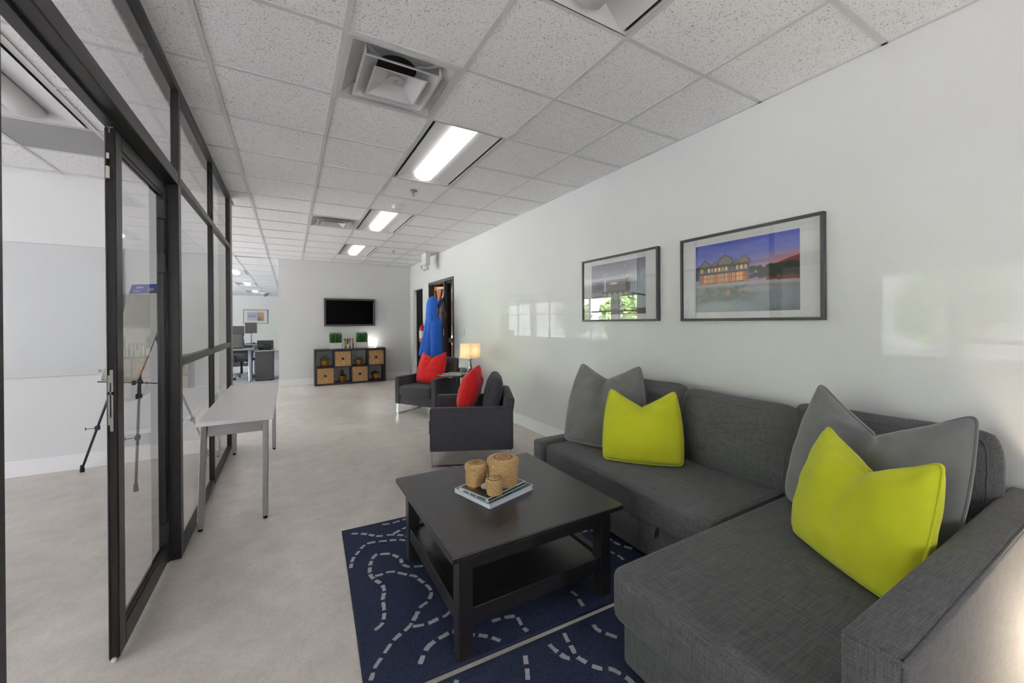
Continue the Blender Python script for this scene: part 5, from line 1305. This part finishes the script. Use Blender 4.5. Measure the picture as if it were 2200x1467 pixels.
# pad frame: corners of the flip chart; it leans back and swings to the right as it rises
def at_y(u, v, y):
    d = AX_R*(u-1100)/FPX - AX_U*(v-CYPX)/FPX + AX_F
    return Vector((d[0]*y/d[1], y, CH+d[2]*y/d[1]))
br = at_y(309, 818, 4.40); up = Vector((.20, .14, .95)).normalized(); rt = Vector((.75, -.60, 0)).normalized()
PWd, PHt = .44, .86
bl = br-rt*PWd
nrm = rt.cross(up).normalized()
def pq(u, v, o=0.0): return bl+rt*(PWd*u)+up*(PHt*v)+nrm*o
def sheet(name, u0, u1, v0, v1, o, th_, mat, parent=es, n=8, curl=0.0):
    def f(u, v):
        uu, vv = u0+(u1-u0)*u, v0+(v1-v0)*v; return pq(uu, vv, o+curl*(uu**3)*((1-vv)**2))-rt*(curl*4*(uu**4)*((1-vv)**2))
    bm = grid_mesh(f, n, n); bmesh.ops.solidify(bm, geom=bm.faces[:], thickness=th_); bmesh.ops.recalc_face_normals(bm, faces=bm.faces); return obj(name, bm, mat, parent, n > 2, w=(parent is es))
sheet('backing_board', 0, 1.0, -.005, .99, -.008, .004, pm('brown_card', rgb(120, 104, 84), .8), curl=.012)
pad = sheet('paper_pad', 0, 1, 0, .93, 0, .006, PAPER, curl=.012)
hdr = sheet('header_band', 0, 1, .90, 1.0, .004, .004, pm('cobalt_blue_card', rgb(44, 66, 160), .5), n=2)
for u in (.14, .72): sheet('carry_slot', u, u+.17, .955, .975, .006, .001, pm('slot_grey', rgb(196, 200, 206), .5), hdr, 1)
sheet('hook_clip', .45, .60, .92, .955, .012, .006, ALU, hdr, 2)
rotm = Matrix((rt, up, nrm)).transposed().to_3x3()
tx = text_mesh('Conv', .032, PLASTW, hdr, pq(.10, .916, .0065), rotm.to_euler())
for k in range(2): sheet('small_print', .72, .93-.05*k, .918-.018*k, .926-.018*k, .0065, .0005, PLASTW, hdr, 1)
bm = BM(); tube(bm, [pq(-.02, -.02, .01), pq(1.03, -.02, .01)], .006, 8); tube(bm, [pq(1.0, -.02, .01), pq(1.45, -.02, -.05)], .005, 8); obj('pad_ledge', bm, EB, es, True, w=True)
bm = BM(); a_ = pq(.8, -.02, .005); box(bm, a_.x-.012, a_.x+.012, a_.y-.012, a_.y+.012, a_.z-.02, a_.z+.012, .003, 1); obj('ledge_clip', bm, PLASTB, es, w=True)
bm = BM(); a_ = pq(.98, -.02, .0); tube(bm, [a_, feet[1].lerp(apex, .585)], .010, 8); obj('ledge_joint', bm, PLASTB, es, w=True)

# ------------------------------------------------------------------ open office
DKG = pm('dark_grey_laminate', rgb(66, 66, 68), .5); SILV = pm('silver_paint', rgb(156, 162, 174), .4, .3)
t = thing('office_desk', 'grey topped office desk with silver post leg beside the end wall', 'desk', (-1.25, 11.45, 0))
obj('desktop', nbox(-2.0, -.72, 11.05, 11.50, .745, .775, .004, 1), pm('speckled_grey_top', rgb(150, 152, 154), .5), t, w=True)
for x, y in ((-.80, 11.12), (-1.9, 11.12), (-.80, 11.43), (-1.9, 11.43)):
    bm = BM(); lathe(bm, [(.04, 0), (.035, .02), (.035, .745)], 16, cx=x, cy=y); obj('post_leg', bm, SILV, t, True, w=True)
obj('modesty_rail', nbox(-1.9, -.8, 11.42, 11.45, .66, .74), DKG, t, w=True)
t = thing('office_desk', 'rear office desk with dark screen panel carrying the monitors', 'desk', (-1.2, 12.7, 0))
obj('desktop', nbox(-2.2, -.72, 12.35, 13.05, .80, .83, .004, 1), MATS['speckled_grey_top'], t, w=True)
for x, y in ((-.80, 12.42), (-2.1, 12.42), (-.80, 12.98), (-2.1, 12.98)):
    bm = BM(); lathe(bm, [(.04, 0), (.035, .02), (.035, .80)], 16, cx=x, cy=y); obj('post_leg', bm, SILV, t, True, w=True)
obj('screen_panel', nbox(-2.2, -.80, 13.0, 13.03, .2, .80), pm('slate_screen_fabric', rgb(78, 80, 88), .9), t, w=True)
def monitor(label, x, y, z, w_, h_, lift, rz=0):
    t = thing('monitor', label, 'monitor', (x, y, z), rz)
    obj('back_shell', nbox(-w_/2, w_/2, -.025, .02, lift, lift+h_, .006, 1), pm('dark_monitor_shell', rgb(70, 71, 73), .5), t)
    obj('screen', nbox(-w_/2+.012, w_/2-.012, .02, .022, lift+.012, lift+h_-.012), BLACK, t)
    bm = BM(); tube(bm, [(0, .03, .01), (0, .03, lift+h_*.4)], .018, 10); obj('stand', bm, SILV, t, True)
    obj('stand_base', nbox(-.11, .11, -.06, .14, 0, .012, .004, 1), PLASTB, t)
monitor('dark monitor with raised screen below the office picture', -.875, 12.60, .831, .265, .285, .28)
monitor('dark monitor partly hidden by the partition end', -1.19, 12.58, .831, .33, .27, .205)
def office_chair(label, x, y, rz):
    t = thing('office_chair', label, 'chair', (x, y, 0), rz); MESH = pm('grey_mesh_fabric', rgb(92, 92, 94), .8, bump=(400, .4))
    bm, sm = soft_box(.46, .56, .05, .2, 12, .3, 3); bmesh.ops.transform(bm, matrix=xf((0, .22, .56), rx=R(-12)), verts=bm.verts); obj('backrest', bm, MESH, t, True)
    bm, sm = soft_box(.48, .46, .08, .3, 12, .3, 4); bmesh.ops.transform(bm, matrix=xf((0, .22, .47), rx=R(90)), verts=bm.verts); obj('seat', bm, BLACK, t, True)
    for s in (-1, 1):
        bm = BM(); tube(bm, [(s*.2, .05, .44), (s*.28, .05, .46), (s*.29, .03, .66)], .016, 8); box(bm, s*.29-.035, s*.29+.035, -.12, .12, .66, .685, .008, 1); obj('armrest', bm, PLASTB, t)
    bm = BM(); tube(bm, [(0, .25, .42), (0, .27, .60)], .02, 8); obj('back_strut', bm, PLASTB, t)
    bm = BM(); lathe(bm, [(.03, .10), (.03, .28), (.022, .28), (.022, .44)], 14); obj('gas_lift', bm, PLASTB, t, True)
    for k in range(5):
        a = R(72*k+20); d = Vector((math.cos(a), math.sin(a), 0)); bm = BM(); tube(bm, [Vector((0, 0, .115)), d*.15+Vector((0, 0, .11)), d*.30+Vector((0, 0, .075))], [.025, .02, .013], 8); lo = obj('base_arm', bm, SILV, t, True)
        bm = BM(); c = d*.30
        for s in (-1, 1):
            w_ = BM(); lathe(w_, [(.0, -.009), (.028, -.009), (.028, .009), (0, .009)], 14, cap=False); bmesh.ops.transform(w_, matrix=xf((c.x-math.sin(a)*s*.014, c.y+math.cos(a)*s*.014, .0285), rz=a, rx=R(90)), verts=w_.verts); me = bpy.data.meshes.new('w'); w_.to_mesh(me); w_.free(); bm.from_mesh(me); bpy.data.meshes.remove(me)
        obj('castor', bm, PLASTB, lo)
    obj('tag', nbox(.02, .09, -.27, -.265, .36, .42), pm('pale_tag', rgb(214, 204, 170), .7), t)
office_chair('black and grey mesh office chair between the desks', -1.03, 11.86, R(155))
t = thing('filing_cabinet', 'dark grey low cabinet beside the end wall carrying a desk phone', 'cabinet', (-.505, 11.38, 0))
obj('carcass', nbox(-.70, -.325, 11.12, 11.70, .02, .70, .003, 1), DKG, t, w=True); obj('worktop', nbox(-.715, -.30, 11.10, 11.72, .70, .726, .003, 1), MATS['speckled_grey_top'], t, w=True)
obj('front_panel', nbox(-.69, -.335, 11.112, 11.12, .03, .69), DKG, t, w=True)
bm = BM()
for k in range(4): box(bm, -.325, -.318, 11.25, 11.6, .56+.035*k, .575+.035*k)
obj('side_slots', bm, PLASTB, t, w=True)
for x in (-.66, -.365): obj('foot', nbox(x-.02, x+.02, 11.15, 11.19, 0, .02), PLASTB, t, w=True)
t = thing('low_screen', 'dark grey desk divider standing behind the desk phone', 'screen', (-.53, 11.9, 0))
obj('panel', nbox(-.70, -.345, 11.86, 11.90, .1, .93, .004, 1), DKG, t, w=True); obj('top_cap', nbox(-.702, -.343, 11.857, 11.903, .93, .945), ALU, t, w=True)
for x in (-.66, -.40): obj('foot', nbox(x-.02, x+.02, 11.78, 11.98, 0, .1, .004, 1), SILV, t, w=True)
t = thing('desk_phone', 'black desk phone with upright display on the low cabinet', 'phone', (-.50, 11.30, .727))
bm = nbox(-.13, .13, -.09, .11, 0, .03, .008, 1)
for v in bm.verts:
    if v.co.z > .02 and v.co.y > 0: v.co.z += .08
obj('body', bm, BLACK, t); obj('handset', nbox(-.13, -.07, -.10, .12, .06, .10, .012, 2), PLASTB, t)
obj('display', nbox(-.03, .10, .05, .06, .08, .145, .003, 1, mx=xf((0, 0, 0), rx=R(0))), pm('phone_display', rgb(44, 46, 50), .2), t); obj('support', nbox(.02, .10, .06, .09, .0, .14), PLASTB, t)
t = thing('keyboard', 'flat black keyboard on the front office desk', 'keyboard', (-1.15, 11.35, .776)); obj('case', nbox(-.2, .2, -.07, .07, 0, .018, .004, 1), PLASTB, t); obj('keys', nbox(-.19, .19, -.06, .06, .018, .023), pm('grey_keys', rgb(70, 70, 72), .6), t)
t = thing('paper_stack', 'white papers on the rear office desk beside the monitors', 'papers', (-1.17, 12.40, .831)); obj('sheets', nbox(-.14, .14, -.03, .1, 0, .012), PAPER, t); obj('top_sheet', nbox(-.12, .15, -.02, .11, .012, .0135), PAPER, t)
t = thing('computer_mouse', 'small dark mouse on the rear office desk corner', 'mouse', (-.80, 12.40, .831)); bm, _s = soft_box(.06, .10, .04, .6, 8, .6, 1); bmesh.ops.transform(bm, matrix=xf((0, .05, .021), rx=R(90)), verts=bm.verts); obj('shell', bm, PLASTB, t, True); obj('wheel', nbox(-.004, .004, -.03, -.015, .038, .043), RUBBER, t)
# far picture
def collage():
    W_, H_ = 40, 26; rs = np.random.default_rng(2); y, x = np.mgrid[0:H_, 0:W_]; im = np.ones((H_, W_, 3))*.8
    im[:, :24] = np.array([150, 165, 190])/255; im[:, 24:] = np.array([190, 140, 90])/255; im[16:, :24] = np.array([190, 180, 176])/255; im[14:, 24:] = np.array([150, 120, 100])/255; im[18:, 24:33] = np.array([90, 86, 90])/255; im[8:14, 2:20] = np.array([100, 130, 180])/255
    return np.clip(im+rs.normal(0, .09, im.shape), 0, 1)
wall_picture('framed_picture', 'dark framed colour photograph on the far office wall', (-1.42, 23.298, 1.375), 0, 1.03, .69, collage(), .70, .42, .135, .02, .03)
t = thing('dome_camera', 'small dome camera hanging below the far office ceiling', 'camera', (-.92, 21.0, CEIL-.17))
bm = BM(); lathe(bm, [(.02, .0), (.10, .04), (.13, .10), (.13, .16)], 20); obj('dome', bm, pm('smoky_dome', rgb(140, 140, 142), .3), t, True); bm = BM(); lathe(bm, [(.17, .13), (.17, .169)], 20); obj('ring', bm, PLASTW, t)

# ------------------------------------------------------------------ low lantern lamp behind the near sofa arm
t = thing('lantern_lamp', 'low warm lantern lamp on the floor beside the tall sofa armrest', 'lamp', (2.27, .125, 0))
bm = BM(); lathe(bm, [(0, 0), (.09, 0), (.09, .015), (.012, .025), (.012, .2), (0, .2)], 24, cap=False); obj('base', bm, BLACKAL, t)
bm = BM(); lathe(bm, [(.0, .20), (.012, .2), (.035, .26), (.042, .31), (.03, .355), (0, .37)], 18, cap=False); obj('bulb', bm, pm('frosted_warm_bulb', rgb(255, 240, 214), .4, emit=(1, .84, .64), emit_s=125), t, True)
bm = BM()
for k in range(4): a = R(45+90*k); tube(bm, [(.088*math.cos(a), .088*math.sin(a), .01), (.088*math.cos(a), .088*math.sin(a), .52)], .005, 6)
tube(bm, [(.088*math.cos(R(10*k)), .088*math.sin(R(10*k)), .52) for k in range(36)], .005, 6, closed=True); obj('cage', bm, BLACKAL, t)

# ------------------------------------------------------------------ outdoors, seen only in reflections
struct('ground', box(nbox(-45, -6.25, -30, 50, -.3, -.12), -6.25, 20, -30, -2.8, -.3, -.12), pm('pale_bounce_paving', rgb(224, 223, 222), .9, var=(.6, .06)), 'sunlit paving outside the windows, made pale to bounce light indoors')  # unseen ground made pale to bounce daylight up onto the ceiling
LEAF = pm('tree_leaf', rgb(110, 134, 70), .7, var=(3, .5)); BARK = pm('tree_bark', rgb(84, 68, 54), .9)
def make_tree(label, x, y, h, r, seed):
    rs = random.Random(seed); t = thing('leafy_tree', label, 'tree', (x, y, -.12), 0, 'trees outside the windows')
    bm = BM(); tube(bm, [(0, 0, 0), (.1, 0, h*.35), (0, .1, h*.6)], [.22, .17, .1], 10); obj('trunk', bm, BARK, t, True)
    bm = BM()
    for k in range(900):
        a, b_ = rs.uniform(0, 6.283), math.acos(rs.uniform(-1, 1)); q = r*rs.uniform(.55, 1)
        c = Vector((q*math.cos(a)*math.sin(b_), q*math.sin(a)*math.sin(b_), h*.55+q*1.15*math.cos(b_)))
        n1 = Vector((rs.uniform(-1, 1), rs.uniform(-1, 1), rs.uniform(-1, 1))).normalized(); n2 = n1.cross(Vector((rs.uniform(-1, 1), rs.uniform(-1, 1), rs.uniform(-1, 1)))).normalized(); s = rs.uniform(.15, .32)
        bm.faces.new([bm.verts.new(c+n1*s), bm.verts.new(c+n2*s*.7), bm.verts.new(c-n1*s), bm.verts.new(c-n2*s*.7)])
    obj('crown', bm, LEAF, t, kind='stuff')
for k in range(8): make_tree('green leafy tree outside the windows', -19+1.8*math.sin(k*2.1), -3.5+4.6*k, 4.0+.6*math.sin(k*1.7), 1.9+.25*math.cos(k*2.3), 50+k)
